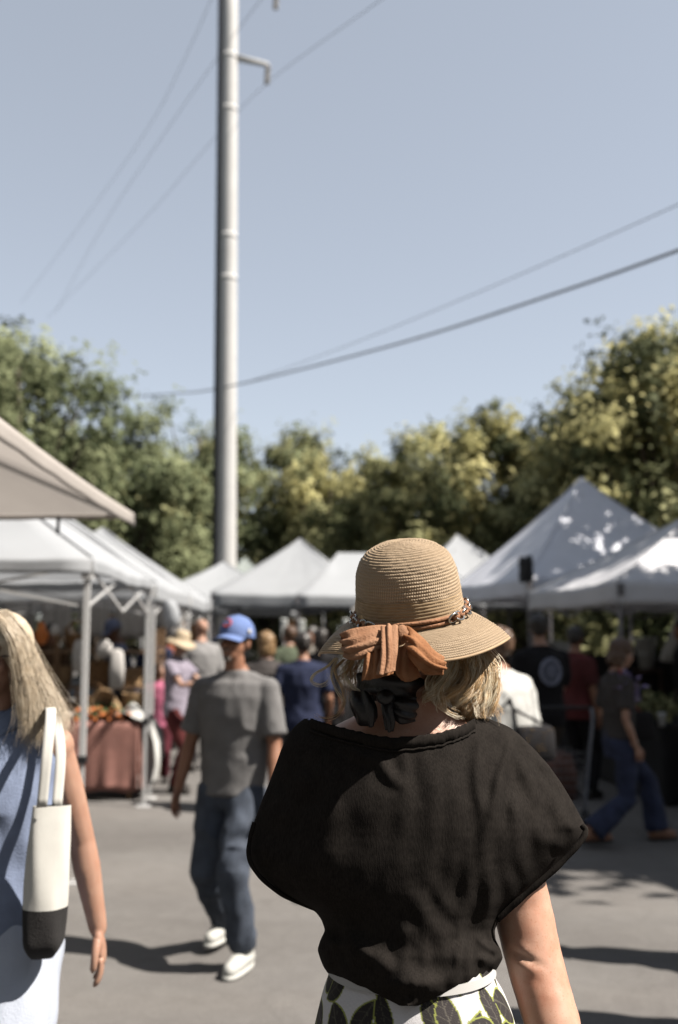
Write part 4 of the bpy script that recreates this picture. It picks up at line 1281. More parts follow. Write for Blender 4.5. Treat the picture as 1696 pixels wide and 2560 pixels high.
for sx in (-1, 1): g.loft([(sx * .075, -.03, -.10, .022, .03), (sx * .082, -.015, -.02, .024, .045), (sx * .078, .0, .08, .02, .06), (sx * .05, .01, .17, .03, .06)], 14)
g.loft([(0, -.085, -.12, .07, .025), (0, -.085, .0, .085, .04), (0, -.06, .1, .085, .06)], 16)
remesh(g, .008, 3, lambda co, no: .002 * vnoise(co * np.array([110, 110, 14]))).build("hair", HAIR_GR, lw)
gl = []
for a, out in ((-.3, .0), (.1, .03), (.4, .06), (.7, .09)):
    # her left side (-X) is towards the middle of the picture
    gl.append([(-.02 - .02 * a, .05 - .05 * a, .235), (-.075, .05 - .08 * a, .17), (-.10 - .2 * out, .045 - .08 * a, .08), (-.115 - .7 * out, .045 - .07 * a, -.02), (-.118 - 1.0 * out, .05 - .06 * a, -.07), (-.120 - .7 * out, .06 - .05 * a, -.125)])
strands("loose_strands", gl, 2200, HAIR_GR, lw, .0004, .014, 14, 4, 4, HMl, .006)
gl2 = [[(-q[0], q[1], q[2]) for q in k] for k in gl]
strands("loose_strands", gl2, 120, HAIR_GR, lw, .0016, .010, 14, 5, 4, HMl, .006)
# tote bag on her left shoulder
CANV = mat("canvas_natural", (0.66, 0.645, 0.60), 0.9, 0.04, 20, 0.08, 300)
CANB = mat("canvas_black", (0.022, 0.02, 0.02), 0.9, 0.2, 20, 0.3, 300)
bx0 = W(104, 2030, 2.60)
tote = thing("tote_bag", "natural canvas tote bag with black base hanging from the shoulder at left", "bag", (bx0.x, 2.62, 0), .25)
def tz(y): return W(100, y, 2.62).z
zt, zm, zb = tz(1862), tz(2093), tz(2208)
def tote_shell(z0, z1, n, seed):
    g = np.zeros((n, 44, 3))
    for i in range(n):
        z = z0 + (z1 - z0) * i / (n - 1); f = (zt - z) / (zt - zb)
        hw = .047 + .008 * math.sin(f * 3.0); hd = .012 + .05 * math.sin(min(1, f) * math.pi * .62)
        if f > .88: q = (f - .88) / .12; hw *= 1 - .35 * q * q; hd *= 1 - .45 * q * q
        for k in range(44):
            a = 2 * math.pi * k / 44; c, s_ = math.cos(a), math.sin(a)
            w = 1 + .03 * math.sin(5 * a + z * 22) * (.4 + f)
            g[i, k] = (math.copysign(abs(c) ** .75, c) * hw * w + .02 * (f - .5) * -.6, math.copysign(abs(s_) ** .75, s_) * hd * w, z)
    return g
MB().grid(tote_shell(zt, zm - .002, 22, 1), closed=True).build("canvas_body", CANV, tote)
gb = tote_shell(zm + .002, zb, 14, 1); gb[:, :, :2] *= 1.012
last = gb[-1:].copy(); last[:, :, :2] *= .05
MB().grid(np.vstack([gb, last]), closed=True).build("base_panel", CANB, tote)
shp = W(128, 1648, 2.74)
ca, sa = math.cos(-.25), math.sin(-.25)
def tl(v):
    dx, dy = v.x - bx0.x, v.y - 2.62
    return (dx * ca - dy * sa, dx * sa + dy * ca, v.z)
for k, (x0, dd, x1) in enumerate(((75, -.03, 108), (110, .05, 135))):
    a = W(x0 + 22, 1866, 2.60 + dd * .6); b = W((x0 + x1) / 2 + 18, 1740, 2.61 + dd); c = W(118 + k * 10, 1650, 2.66 + dd); d = W(112 + k * 10, 1638, 2.74); e = W(105 + k * 10, 1662, 2.83)
    path = smooth_path([tl(a), tl(b), tl(c), tl(d), tl(e)], 26)
    fr = frames(path); v = np.zeros((26, 4, 3))
    for i, (pp, u, w_) in enumerate(fr):
        side = Vector((math.cos(.2), math.sin(.2), 0))
        for j in range(4): v[i, j] = pp + side * ((j / 3 - .5) * .026)
    MB().grid(v, thick=.003).build("handle", CANV, tote)

# ------------------------------------------------------------------ people in the shade at right
BLKT = fabric("black_t_shirt", (0.016, 0.015, 0.017))
NAVY = fabric("navy_shirt", (0.025, 0.032, 0.07))
KHAK = fabric("khaki_shorts", (0.075, 0.06, 0.05))
DENB = mat("jeans_dark_blue", (0.028, 0.038, 0.085), 0.85, 0.25, 14, 0.3, 260)
GRY2 = fabric("charcoal_t_shirt", (0.07, 0.062, 0.06))
WSH = fabric("white_shirt", (0.60, 0.60, 0.58), .05)
EMB = mat("emblem_pale_blue", (0.30, 0.32, 0.42), .8, .2, 40)
q = GW(1400, 2090)
def ground_x(dx, d): return W(dx, 1700, d).x
JW = "woman in charcoal t-shirt and flared blue jeans walking in the shade at right"
jy = 8.05
jw = person(JW, ground_x(1432, jy), jy, -math.pi / 2 + .25, 1.64, 'f', ((.07, -.32, .04), (-.07, .36, 0)), ((.20, .04, .80), (-.18, .22, .98)), look=(0, -.25), skin=SK_FAIR,
       top=dict(m=GRY2, loose=.018, hem=.86, sleeve=.75), bottom=dict(kind='trousers', m=DENB, name="flared_jeans", w=(.095, .075, .10)), shoes=SK_TAN, hair=dict(kind='bob', m=HAIR_BR, k=.016), voxel=.0095)
g = MB(); b_ = BONES[JW]
sb = thing("shoulder_bag", "dark shoulder bag with red strap on the walking woman in jeans", "bag", (jw.location.x + .16, jy - .02, .80), 0.3)
g.loft([(0, 0, 0, .10, .035), (0, 0, .02, .13, .05), (0, 0, .20, .12, .045), (0, 0, .22, .11, .03)], 18, 3); g.build("pouch", BLKT, sb)
MB().tube(smooth_path([(-.1, 0, .2), (-.15, -.03, .42), (-.17, 0, .56), (-.12, .06, .4), (.05, .04, .2)], 20), .010, 7).build("strap", mat("red_strap", (0.30, 0.03, 0.03), .8, .1), sb)
pf = thing("purple_bouquet", "small lilac bunch held by the walking woman in jeans", "flowers", W(1452, 1592, jy - .1))
RNG = np.random.default_rng(5)
c_ = RNG.normal(size=(160, 3)) * (.045, .045, .06)
me = leaves_mesh("petals", c_, .03, [mat("lilac_petal", (0.30, 0.24, 0.44), .7, .2)], np.zeros(160), np.zeros(160))
oo = bpy.data.objects.new("petals", me); COL.objects.link(oo); oo.parent = pf; oo["kind"] = "stuff"
MB().tube([(0, 0, -.2), (0, 0, .0)], .012, 7).build("stem", STEM, pf)
BM = "man in black t-shirt with a round emblem on the back, at right"
by = 8.9
bx_ = ground_x(1255, by)
bm = person(BM, bx_, by, .35, 1.78, 'm', ((.11, .05, 0), (-.11, -.06, 0)), ((.22, .24, .92), (-.20, .26, .94)), look=(-.6, 0), skin=SK_FAIR,
       top=dict(m=BLKT, loose=.028, hem=.80, sleeve=.85, sw=.082), bottom=dict(kind='shorts', m=KHAK, name="shorts", len=.5, w=(.11, .1, .1)), shoes=SHOED, hair=dict(kind='short', m=HAIR_DK), voxel=.0095, build=1.12)
# round emblem on his back: rings and spokes, flat print as thin raised pieces
hzb = BONES[BM]['hz']
em = MB()
cz = hzb + .36
def back_pt(u, v): return Vector((u, -.158 + .35 * u * u * 3 + .10 * abs(v) ** 2, cz + v))
for rr in (.028, .095, .112):
    em.tube([back_pt(rr * math.cos(a) * .9, rr * math.sin(a)) for a in np.linspace(0, 2 * math.pi, 25)], .007 if rr > .05 else .012, 6)
for k in range(12):
    a = k * math.pi / 6
    em.tube([back_pt(r_ * math.cos(a) * .9, r_ * math.sin(a)) for r_ in (.03, .055, .08)], .006, 6)
for k in range(28):
    a = k * math.pi / 14
    em.ball(back_pt(.078 * math.cos(a) * .9, .078 * math.sin(a)), .007, 6, 5)
eo = em.build("emblem", EMB, bm)
# folding cart he stands at
CARTM = mat("cart_tube", (0.30, 0.32, 0.38), 0.4, 0.05, metal=.2)
ct = thing("folding_cart", "folding shopping cart with pale tube frame beside the emblem shirt man", "cart", (ground_x(1305, 8.5), 8.5, 0), .1)
for sx in (-1, 1):
    MB().tube(smooth_path([(sx * .23, -.02, 1.02), (sx * .235, -.03, .9), (sx * .20, .0, .55), (sx * .17, .05, .12)], 12), .014, 8).build("side_rail", CARTM, ct)
MB().tube([(-.23, -.02, 1.02), (.23, -.02, 1.02)], .015, 8).build("handle_bar", BLKP, ct)
wire_ = MB()
for i in range(7):
    z = .22 + i * .07
    wire_.tube([(-.17, .04, z), (.17, .04, z), (.17, .34, z), (-.17, .34, z), (-.17, .04, z)], .004, 5)
for i in range(8):
    x = -.17 + .34 * i / 7
    wire_.tube([(x, .04, .2), (x, .04, .66)], .003, 5); wire_.tube([(x, .34, .2), (x, .34, .66)], .003, 5)
wb_ = wire_.build("wire_basket", GMET, ct); wb_["kind"] = "stuff"
MB().loft([(0, .19, .24, .14, .12), (0, .19, .45, .15, .13), (0.02, .2, .60, .1, .1), (.03, .2, .64, .03, .03)], 16, 3).build("contents", mat("cart_parcel", (.16, .07, .05), .8, .4, 10), ct)
for sx in (-1, 1):
    MB().torus((sx * .19, .08, .09), .075, .015, Matrix.Rotation(math.pi / 2, 3, 'Y'), 20, 7).build("wheel", BLKP, ct)
    MB().tube([(sx * .15, .08, .09), (sx * .21, .08, .09)], .012, 8).build("axle", GMET, ct)

WP = "person in a white shirt standing close behind the hat woman's right shoulder"
wy = 6.2
person(WP, ground_x(1156, wy), wy, .5, 1.66, 'f', ((.09, .05, 0), (-.09, -.06, 0)), ((.22, .16, .92), (-.2, .22, .95)), look=(.5, 0), skin=SK_TAN,
       top=dict(m=WSH, loose=.03, hem=.80, sleeve=1.35, sw=.085, name="shirt", wr=.009), bottom=dict(kind='trousers', m=BLKT), hair=dict(kind='short', m=HAIR_BR), voxel=.009, build=1.22)
bg_ = thing("sequined_bag", "dark glittering shoulder bag beside the white shirt", "bag", (ground_x(1236, 6.0), 6.0, .90), .2)
MB().loft([(0, 0, 0, .10, .04), (0, 0, .02, .13, .055), (0, 0, .18, .12, .05), (0, 0, .20, .10, .03)], 18, 3).build("pouch", BLKT, bg_)
R = random.Random(4); sq = MB()
for i in range(60):
    a = R.uniform(3.4, 6.0); z = R.uniform(.02, .19)
    sq.ball((.125 * math.cos(a), .055 * math.sin(a), z), (.004, .003, .004), 6, 5)
so = sq.build("sequins", mat("sequin_gold", (.55, .35, .14), .2, .1, metal=.8), bg_); so["kind"] = "stuff"
MB().tube(smooth_path([(-.11, 0, .19), (-.13, 0, .30), (-.13, .05, .36), (-.1, .08, .30), (.1, .03, .19)], 18), .008, 6).build("strap", BLKT, bg_)

BRN2 = fabric('brown_apron', (.12, .07, .04))
# ------------------------------------------------------------------ far people, left to right
GF = "shoppers far down the aisle"
person("shopper in blue cap and denim shirt bent over the produce table", ground_x(287, 11.9), 11.9, math.pi / 2 + .5, 1.76, 'm', ((.1, .05, 0), (-.1, -.08, 0)), ((.2, .36, 1.0), (-.2, .34, .98)), look=(.0, -.35), skin=SK_DEEP,
       top=dict(m=mat("denim_shirt", (.12, .15, .26), .85, .15, 14), loose=.028, hem=.82, sleeve=.9), bottom=dict(kind='trousers', m=JEANS), hair=dict(kind='under', m=HAIR_DK, k=.003), voxel=.012, head_extra=cap(fabric("cap_faded_blue", (.14, .17, .28))), lean=.10, group=GF)
person("dark clad shopper between the two thin canopy legs at left", ground_x(355, 12.8), 12.8, math.pi - .3, 1.72, 'm', look=(.3, 0), skin=SK_TAN, top=dict(m=NAVY, loose=.026, hem=.82), bottom=dict(kind='trousers', m=BLKT), hair=dict(kind='short', m=HAIR_DK), voxel=.012, group=GF)
person("child in bright pink top standing by the left canopy leg", ground_x(368, 11.2), 11.2, math.pi + .2, 1.30, 'f', look=(.2, 0), skin=SK_FAIR, top=dict(m=PINK, loose=.022, hem=.80), bottom=dict(kind='trousers', m=fabric("maroon_leggings", (.10, .02, .03))), hair=dict(kind='bob', m=HAIR_BR), voxel=.012, group=GF)
person("shopper in wide straw hat holding up an arm left of the blue cap man", ground_x(407, 10.6), 10.6, -math.pi / 2 - .4, 1.62, 'f', hands=((.12, .42, 1.20), (-.10, .44, 1.18)), look=(-.1, -.3), skin=SK_FAIR,
       top=dict(m=fabric("lilac_grey_top", (.30, .27, .33)), loose=.024, hem=.82, sleeve=.6), bottom=dict(kind='trousers', m=fabric("dark_red_trousers", (.09, .02, .02))), hair=dict(kind='short', m=HAIR_BR), voxel=.011, head_extra=straw_hat(mat("straw_pale", (.50, .40, .27), .7, .12, 40), .175, .11), group=GF)
person("bald man in grey top seen from behind, far left of the blue cap", ground_x(462, 12.2), 12.2, .35, 1.78, 'm', look=(.2, 0), skin=SK_FAIR, top=dict(m=mat("grey_black_shirt", (.27, .265, .265), .9, .1, 8), loose=.03, hem=.82, sleeve=.9), bottom=dict(kind='trousers', m=BLKT), hair=None, voxel=.011, build=1.1, group=GF)
person("sandy haired shopper in charcoal top just right of the blue cap man", ground_x(614, 9.6), 9.6, .1, 1.62, 'f', look=(.1, -.1), skin=SK_FAIR, top=dict(m=GRY2, loose=.034, hem=.80, sleeve=.9, sw=.08), bottom=dict(kind='trousers', m=BLKT), hair=dict(kind='bob', m=mat("hair_sandy", (.36, .23, .11), .5, .3, 60, col2=(.16, .09, .04)), k=.018), voxel=.011, build=1.08, group=GF)
person("dark haired shopper in navy shirt left of the straw hat woman", ground_x(700, 9.3), 9.3, .0, 1.62, 'm', hands=((.25, .1, .9), (-.22, .16, .95)), look=(.3, -.1), skin=SK_TAN, top=dict(m=NAVY, loose=.03, hem=.80, sleeve=.75), bottom=dict(kind='trousers', m=BLKT), hair=dict(kind='short', m=HAIR_DK), voxel=.011, build=1.08, group=GF)
person("distant shopper in dark coat behind the navy shirt", ground_x(742, 11.5), 11.5, -.4, 1.66, 'f', look=(.1, 0), skin=SK_DEEP, top=dict(m=BLKT, loose=.03, hem=.75, sleeve=1.5, name="coat"), bottom=dict(kind='trousers', m=BLKT), hair=dict(kind='bob', m=HAIR_DK), voxel=.012, group=GF)
person("shopper in maroon top facing the right stall", ground_x(1335, 10.2), 10.2, -.9, 1.68, 'm', look=(.3, 0), skin=SK_TAN, top=dict(m=RDRK, loose=.03, hem=.80, sleeve=.8), bottom=dict(kind='trousers', m=BLKT), hair=dict(kind='short', m=HAIR_DK), voxel=.012, group=GF)
person("shopper in faded green top beyond the orange-brown panel", ground_x(668, 13.4), 13.4, .5, 1.70, 'm', look=(.4, 0), skin=SK_TAN, top=dict(m=fabric("faded_green_top", (.10, .12, .08)), loose=.03, hem=.80, sleeve=.8), bottom=dict(kind='trousers', m=BLKT), hair=dict(kind='short', m=HAIR_BR), voxel=.013, group=GF)
person("shopper in pale top far down the aisle left of the hat brim", ground_x(722, 15.2), 15.2, math.pi - .4, 1.70, 'f', look=(-.3, 0), skin=SK_FAIR, top=dict(m=fabric("cream_top", (.42, .38, .33)), loose=.03, hem=.80, sleeve=.8), bottom=dict(kind='trousers', m=NAVY), hair=dict(kind='long', m=HAIR_DK), voxel=.013, group=GF)
person("shopper in rust coloured shirt behind the second left canopy leg", ground_x(392, 14.2), 14.2, .7, 1.74, 'm', look=(.2, 0), skin=SK_TAN, top=dict(m=fabric("rust_shirt", (.28, .09, .05)), loose=.03, hem=.80, sleeve=.9), bottom=dict(kind='trousers', m=BLKT), hair=dict(kind='short', m=HAIR_DK), voxel=.013, group=GF)
person("stall keeper with dark hair behind the produce rack", ground_x(112, 12.6), 12.6, math.pi, 1.72, 'f', look=(.2, -.2), skin=SK_TAN, top=dict(m=BRN2, loose=.03, hem=.80, sleeve=.9), bottom=dict(kind='trousers', m=BLKT), hair=dict(kind='long', m=HAIR_DK, k=.02), voxel=.013, group=GF)
person("bearded stall keeper in dark apron under the low grey canopy", 4.0, 11.6, math.pi / 2, 1.76, 'm', look=(.2, -.1), skin=SK_TAN, top=dict(m=BLKT, loose=.03, hem=.75, sleeve=.8), bottom=dict(kind='trousers', m=BLKT), hair=dict(kind='short', m=HAIR_DK), voxel=.013, group=GF)
# two walkers just outside the right edge whose shadows cross the asphalt
person("walker just outside the right edge casting the upper leg shadow", 2.40, 5.1, math.pi, 1.72, 'm', ((.12, .22, .02), (-.1, -.22, 0)), skin=SK_TAN, top=dict(m=GREYT, loose=.026, hem=.82), bottom=dict(kind='trousers', m=JEANS), hair=dict(kind='short', m=HAIR_DK), voxel=.012)
person("walker nearest the camera outside the right edge casting the lower shadow", 2.02, 4.22, math.pi, 1.66, 'f', ((.1, .18, .02), (-.1, -.2, 0)), skin=SK_FAIR, top=dict(m=WSH, loose=.03, hem=.80), bottom=dict(kind='skirt', m=KHAK, z=.45, name="skirt"), hair=dict(kind='long', m=HAIR_BR), voxel=.012)
# ================================================================== the woman in the straw hat, seen from behind
O = Vector((0.13, 1.80, 0))
HW = thing("person", "woman in black loose blouse, floral skirt and straw hat seen from behind", "person", O)
def NB():
    b = MB(); b.M = Matrix.Translation(-O); return b
def Z1(zx, zy, d): return P(750 + zx / 2.751, 1320 + zy / 2.751, d)
def c2(zx, zy): return ((580 + zx / 1.7043) / K, (1750 + zy / 1.7043) / K)
D0 = 1.80
def zf(y): return W(945, y, D0).z
def xf(x): return W(x, 1900, D0).x
X0 = xf(945)
# ---- body
bd, fn = NB(), NB()
R_ = [(2560, .165, .11), (2470, .175, .115), (2380, .165, .105), (2260, .132, .09), (2150, .138, .09), (2000, .148, .095), (1850, .165, .10), (1760, .178, .09), (1715, .172, .075), (1690, .152, .064), (1668, .118, .056), (1645, .082, .052), (1610, .058, .05)]
rr = [(X0, D0 + (.0 if y > 1720 else -.012), zf(y), a, b) for y, a, b in R_]
zhip = zf(2470)
bd.loft(rr, 30)
nk0, nk1 = Vector((xf(938), D0 - .008, zf(1690))), Vector((xf(942), D0 + .004, zf(1490)))
bd.limb([nk0, nk0.lerp(nk1, .5), nk1], [.060, .050, .049], 16)
for dx in (-.021, .021):                                       # tendons at the nape
    bd.limb([nk0 + Vector((dx * 1.3, -.044, -.01)), nk0.lerp(nk1, .5) + Vector((dx, -.036, 0)), nk1 + Vector((dx * .9, -.034, 0))], [.010, .011, .010], 8)
HD = Matrix.Translation((xf(944), D0 + .022, zf(1540))) @ Matrix.Rotation(-.12, 4, 'Y')
HDl = Matrix.Translation(-O) @ HD
head_shell(bd, HDl, True); bd.M = Matrix.Translation(-O)
def wpt(x, y, d): return W(x, y, d)
ra = [wpt(1118, 1762, 1.81), wpt(1160, 1900, 1.845), wpt(1203, 2080, 1.865), wpt(1230, 2200, 1.845), wpt(1247, 2265, 1.83), wpt(1278, 2367, 1.80), wpt(1318, 2520, 1.755), wpt(1338, 2600, 1.73)]
bd.limb(ra, [.042, .046, .0535, .0515, .0500, .048, .037, .029], 18)
hand(bd, fn, ra[-1], (ra[-1] - ra[-3]).normalized() + Vector((0, .1, -.3)), Vector((-1, .1, 0)), Vector((0, 1, 0)), .95, .4)
la = [wpt(760, 1765, 1.81), wpt(715, 1930, 1.80), wpt(745, 2020, 1.83), Vector((X0 - .10, 2.02, zf(2050))), Vector((X0 - .03, 2.06, zf(2010)))]
bd.limb(la, [.042, .042, .04, .034, .026], 16)
hand(bd, fn, la[-1], (la[-1] - la[-2]).normalized(), Vector((0, 0, 1)), Vector((0, 1, .2)), .95, .5)
for sx in (-1, 1):
    hp = Vector((X0 + sx * .085, D0, zhip - .02)); kn = Vector((X0 + sx * .085, D0 + .03 * (1 + sx), .50)); an = Vector((X0 + sx * .085, D0 - .10 * sx, .085))
    bd.limb([hp, hp.lerp(kn, .5), kn, kn.lerp(an, .35), an], [.088, .075, .055, .054, .034], 14)
    bd.limb([an, an + Vector((0, -.03, -.045)), an + Vector((0, .10, -.055)), an + Vector((0, .15, -.06))], [.034, .03, .03, .02], 10)
    g = NB(); g.limb([an + Vector((0, -.035, -.035)), an + Vector((0, .08, -.04)), an + Vector((0, .15, -.05))], [.040, .042, .034], 12)
    remesh(g, .008, 3).build("shoe", SHOED, HW)
EL = wpt(1216, 2217, 1.79) - O
def elbow(co, no):
    d = co - np.array(EL)
    s = d[:, 0] * .35 + d[:, 2]
    a = np.exp(-((d[:, 0] / .022) ** 2)) * (d[:, 1] < .03)
    big = vnoise(co * 40) * .0007
    return a * (-.0042 * np.exp(-((s / .005) ** 2)) + .004 * np.exp(-(((s + .014) / .009) ** 2)) + .0022 * np.exp(-(((s - .012) / .010) ** 2))) + big
SKW = mat("skin_sunlit", (0.66, 0.43, 0.32), 0.48, 0.1, 26, 0.05, 420, spec=0.4, sss=0.1, col2=(0.56, 0.30, 0.205), detail=9)
# freckles and uneven redness on the sun-worn skin
_n, _l = SKW.node_tree.nodes, SKW.node_tree.links
_b = _n["Principled BSDF"]; _src = _b.inputs["Base Color"].links[0].from_socket
_tc = _n.new("ShaderNodeTexCoord"); _v = _n.new("ShaderNodeTexNoise"); _v.inputs["Scale"].default_value = 260; _v.inputs["Detail"].default_value = 1
_l.new(_tc.outputs["Object"], _v.inputs["Vector"])
_r = _n.new("ShaderNodeValToRGB"); _r.color_ramp.elements[0].position = .60; _r.color_ramp.elements[0].color = (1, 1, 1, 1); _r.color_ramp.elements[1].position = .72; _r.color_ramp.elements[1].color = (.90, .82, .76, 1)
_l.new(_v.outputs[0], _r.inputs[0])
_v2 = _n.new("ShaderNodeTexNoise"); _v2.inputs["Scale"].default_value = 9; _v2.inputs["Detail"].default_value = 4; _l.new(_tc.outputs["Object"], _v2.inputs["Vector"])
_r2 = _n.new("ShaderNodeValToRGB"); _r2.color_ramp.elements[0].position = .35; _r2.color_ramp.elements[0].color = (1, .86, .80, 1); _r2.color_ramp.elements[1].position = .65; _r2.color_ramp.elements[1].color = (1, 1, 1, 1)
_l.new(_v2.outputs[0], _r2.inputs[0])
_m = _n.new("ShaderNodeMix"); _m.data_type = 'RGBA'; _m.blend_type = 'MULTIPLY'; _m.inputs[0].default_value = 1
_m2 = _n.new("ShaderNodeMix"); _m2.data_type = 'RGBA'; _m2.blend_type = 'MULTIPLY'; _m2.inputs[0].default_value = 1
_l.new(_src, _m.inputs[6]); _l.new(_r.outputs[0], _m.inputs[7]); _l.new(_m.outputs[2], _m2.inputs[6]); _l.new(_r2.outputs[0], _m2.inputs[7]); _l.new(_m2.outputs[2], _b.inputs["Base Color"])
mb = remesh(bd, .0055, 5, elbow)
o_f = len(mb.v); mb.add(fn.v, fn.f)
mb.build("body", SKW, HW)
for sx in (-1, 1):
    e = MB(); e.M = HDl; e.ball((sx * .031, .077, .118), (.0125, .008, .008), 10, 7); e.build("eye", EYEW, HW)

# ---- blouse
ROW = [(1640, 745, 1090), (1655, 712, 1112), (1668, 694, 1150), (1680, 680, 1178), (1695, 668, 1198), (1730, 651, 1234), (1770, 637, 1270), (1810, 622, 1298), (1850, 606, 1322), (1890, 591, 1344), (1914, 583, 1357),
       (1935, 577, 1352), (1970, 570, 1323), (2000, 577, 1292), (2030, 598, 1258), (2060, 634, 1224), (2085, 682, 1197), (2105, 728, 1172), (2125, 743, 1154), (2150, 752, 1144), (2172, 741, 1146), (2195, 734, 1158), (2215, 740, 1163),
       (2235, 748, 1152), (2255, 762, 1139), (2275, 788, 1116), (2295, 822, 1080), (2312, 865, 1032), (2325, 908, 985)]
RW = np.array(ROW, float)
NR, NC = 230, 280
ys = np.linspace(1640, 2325, NR)
xl, xr = np.interp(ys, RW[:, 0], RW[:, 1]), np.interp(ys, RW[:, 0], RW[:, 2])
def sm(a, k=3):
    for _ in range(k): a = np.concatenate([a[:1], (a[:-2] + 2 * a[1:-1] + a[2:]) / 4, a[-1:]])
    return a
xl, xr = sm(xl, 4), sm(xr, 2)
Tm = np.interp(ys, [1640, 1660, 1690, 1740, 1850, 2000, 2100, 2180, 2240, 2290, 2325], [.062, .074, .092, .112, .138, .142, .136, .130, .142, .152, .150])
for _ in range(300): Tm[1:-1] = (Tm[:-2] + 2 * Tm[1:-1] + Tm[2:]) / 4
phi = np.linspace(0, 2 * math.pi, NC, endpoint=False)
u = np.cos(phi); back = np.sin(phi) < 0
X = (xl[:, None] + xr[:, None]) / 2 + (xr - xl)[:, None] / 2 * u[None]
Y = np.repeat(ys[:, None], NC, 1)
dep = Tm[:, None] * (1 - np.abs(u[None]) ** 2.1 + 1e-6) ** .56
# the body fills the middle: thinner out in the sleeves
mid_ = (X - 940) / 260
dep = dep * (1 - .32 * np.clip(np.abs(mid_) - .75, 0, 1))
sg = np.where(back, -1.0, 1.0)[None]
def poly_sd(px, py, poly):
    """signed distance (px) to a polyline and the parameter along it"""
    best = np.full(px.shape, 1e9); sd = np.zeros(px.shape); tt = np.zeros(px.shape)
    n = len(poly) - 1
    for i in range(n):
        a, b = np.array(poly[i], float), np.array(poly[i + 1], float)
        e = b - a; L = np.hypot(*e); e /= L
        dx, dy = px - a[0], py - a[1]
        t = np.clip(dx * e[0] + dy * e[1], 0, L)
        qx, qy = dx - e[0] * t, dy - e[1] * t
        d = np.hypot(qx, qy); s = np.sign(qx * e[1] - qy * e[0])
        k = d < best
        best = np.where(k, d, best); sd = np.where(k, d * s, sd); tt = np.where(k, (i + t / L) / n, tt)
    return sd, tt, best
FOLDS = [  # polyline on the crop, height m, half width px
    ([(1188, 150), (1165, 290), (1125, 440), (1068, 660)], .019, 11),
    ([(1050, 150), (1058, 330), (1062, 520), (1066, 720)], .014, 9),
    ([(1110, 150), (1095, 320), (1080, 480)], 0.0039, 9),
    ([(1010, 430), (1012, 640), (990, 830), (940, 1020)], 0.0060, 12),
    ([(940, 250), (950, 480), (940, 700), (905, 900)], 0.0039, 15),
    ([(860, 230), (865, 430), (850, 640), (800, 880)], 0.0039, 17),
    ([(740, 190), (750, 320), (772, 470)], .007, 11),
    ([(690, 200), (720, 340), (740, 520), (720, 720)], 0.0028, 15),
    ([(620, 230), (660, 300), (720, 380)], .008, 12),
    ([(500, 180), (545, 230), (600, 260)], .006, 12),
    ([(720, 780), (800, 900), (880, 1000), (935, 1100)], 0.0033, 20),
    ([(850, 740), (905, 850), (955, 960)], 0.0033, 15),
    ([(1200, 210), (1270, 340), (1320, 460)], .007, 12),
    ([(1230, 230), (1340, 370), (1420, 520), (1480, 570)], .006, 15),
    ([(1170, 330), (1210, 520), (1240, 760)], .008, 16),
    ([(1140, 480), (1165, 680), (1180, 860)], .008, 15),
    ([(1210, 280), (1300, 520), (1340, 700)], .006, 16),
    ([(1330, 590), (1400, 625), (1460, 600)], .005, 14),
    ([(1110, 760), (1090, 900), (1050, 1040)], .008, 14),
    ([(640, 1200), (720, 1215), (780, 1230)], .007, 16),
    ([(430, 880), (480, 1000), (560, 1120)], .008, 20),
    ([(430, 330), (400, 560), (440, 820)], 0.0039, 22),
    ([(300, 300), (240, 500), (250, 720)], .007, 20),
    ([(200, 380), (150, 560), (170, 700)], .006, 18),
    ([(1050, 1090), (1110, 1130), (1150, 1110)], .010, 11),
    ([(1030, 1010), (1100, 1060), (1140, 1080)], .008, 10),
    ([(380, 1020), (430, 1040), (500, 1050)], .010, 12),
    ([(450, 960), (600, 1090), (760, 1190), (900, 1250)], .007, 20),
    ([(980, 1000), (960, 1120), (900, 1220)], .007, 14),
]
disp = np.zeros_like(X)
wob = vnoise(np.stack([X.ravel() / 60, Y.ravel() / 90, np.zeros(X.size)], 1)).reshape(X.shape)
for poly, a, w in FOLDS:
    q = [c2(*v) for v in poly]
    sd, tt, _ = poly_sd(X + wob * 9, Y, q)
    env = np.clip(np.sin(np.clip(tt, 0.001, .999) * math.pi), 0, 1) ** .5
    far = np.exp(-np.clip(np.abs(sd) - 4 * w, 0, None) ** 2 / (2 * w * w))
    disp += a * env * (np.exp(-(sd / w) ** 2) - .55 * np.exp(-((sd - 1.9 * w) / (1.3 * w)) ** 2) - .35 * np.exp(-((sd + 1.9 * w) / (1.3 * w)) ** 2)) * far
def rn(sx, sy, sd): return vnoise(np.stack([X.ravel() / sx + sd, Y.ravel() / sy + sd, np.full(X.size, sd * 1.7)], 1)).reshape(X.shape)
disp *= 1.05
disp += .0016 * (1 - 2 * np.abs(rn(40, 140, 3.3))) + .0012 * rn(24, 70, 8.1) + .0005 * rn(9, 16, 5.5)
gath = np.clip((Y - 2090) / 120, 0, 1)
disp += gath * .0045 * (1 - 2 * np.abs(rn(17, 70, 12.2))) + gath * .004 * rn(26, 30, 2.2)
for cx, cy in ((1180, 1690), (690, 1690)):
    th = np.arctan2(X - cx, Y - cy); dd = np.hypot(X - cx, Y - cy)
    disp += .0035 * np.sin(th * 17 + 2 * wob) * np.clip((dd - 40) / 120, 0, 1) * np.clip(np.abs(X - 940) / 110 - 1.2, 0, 1)
for _ in range(3):
    disp = (np.roll(disp, 1, 1) + 2 * disp + np.roll(disp, -1, 1)) / 4
    disp[1:-1] = (disp[:-2] + 2 * disp[1:-1] + disp[2:]) / 4
edge = np.clip((1 - np.abs(u[None])) / .09, 0, 1) * np.clip((Y - 1650) / 30, 0, 1)
depth = D0 + .03 * np.clip(np.abs(mid_) - .8, 0, 1) + sg * dep + sg * disp * edge
V = np.zeros((NR, NC, 3))
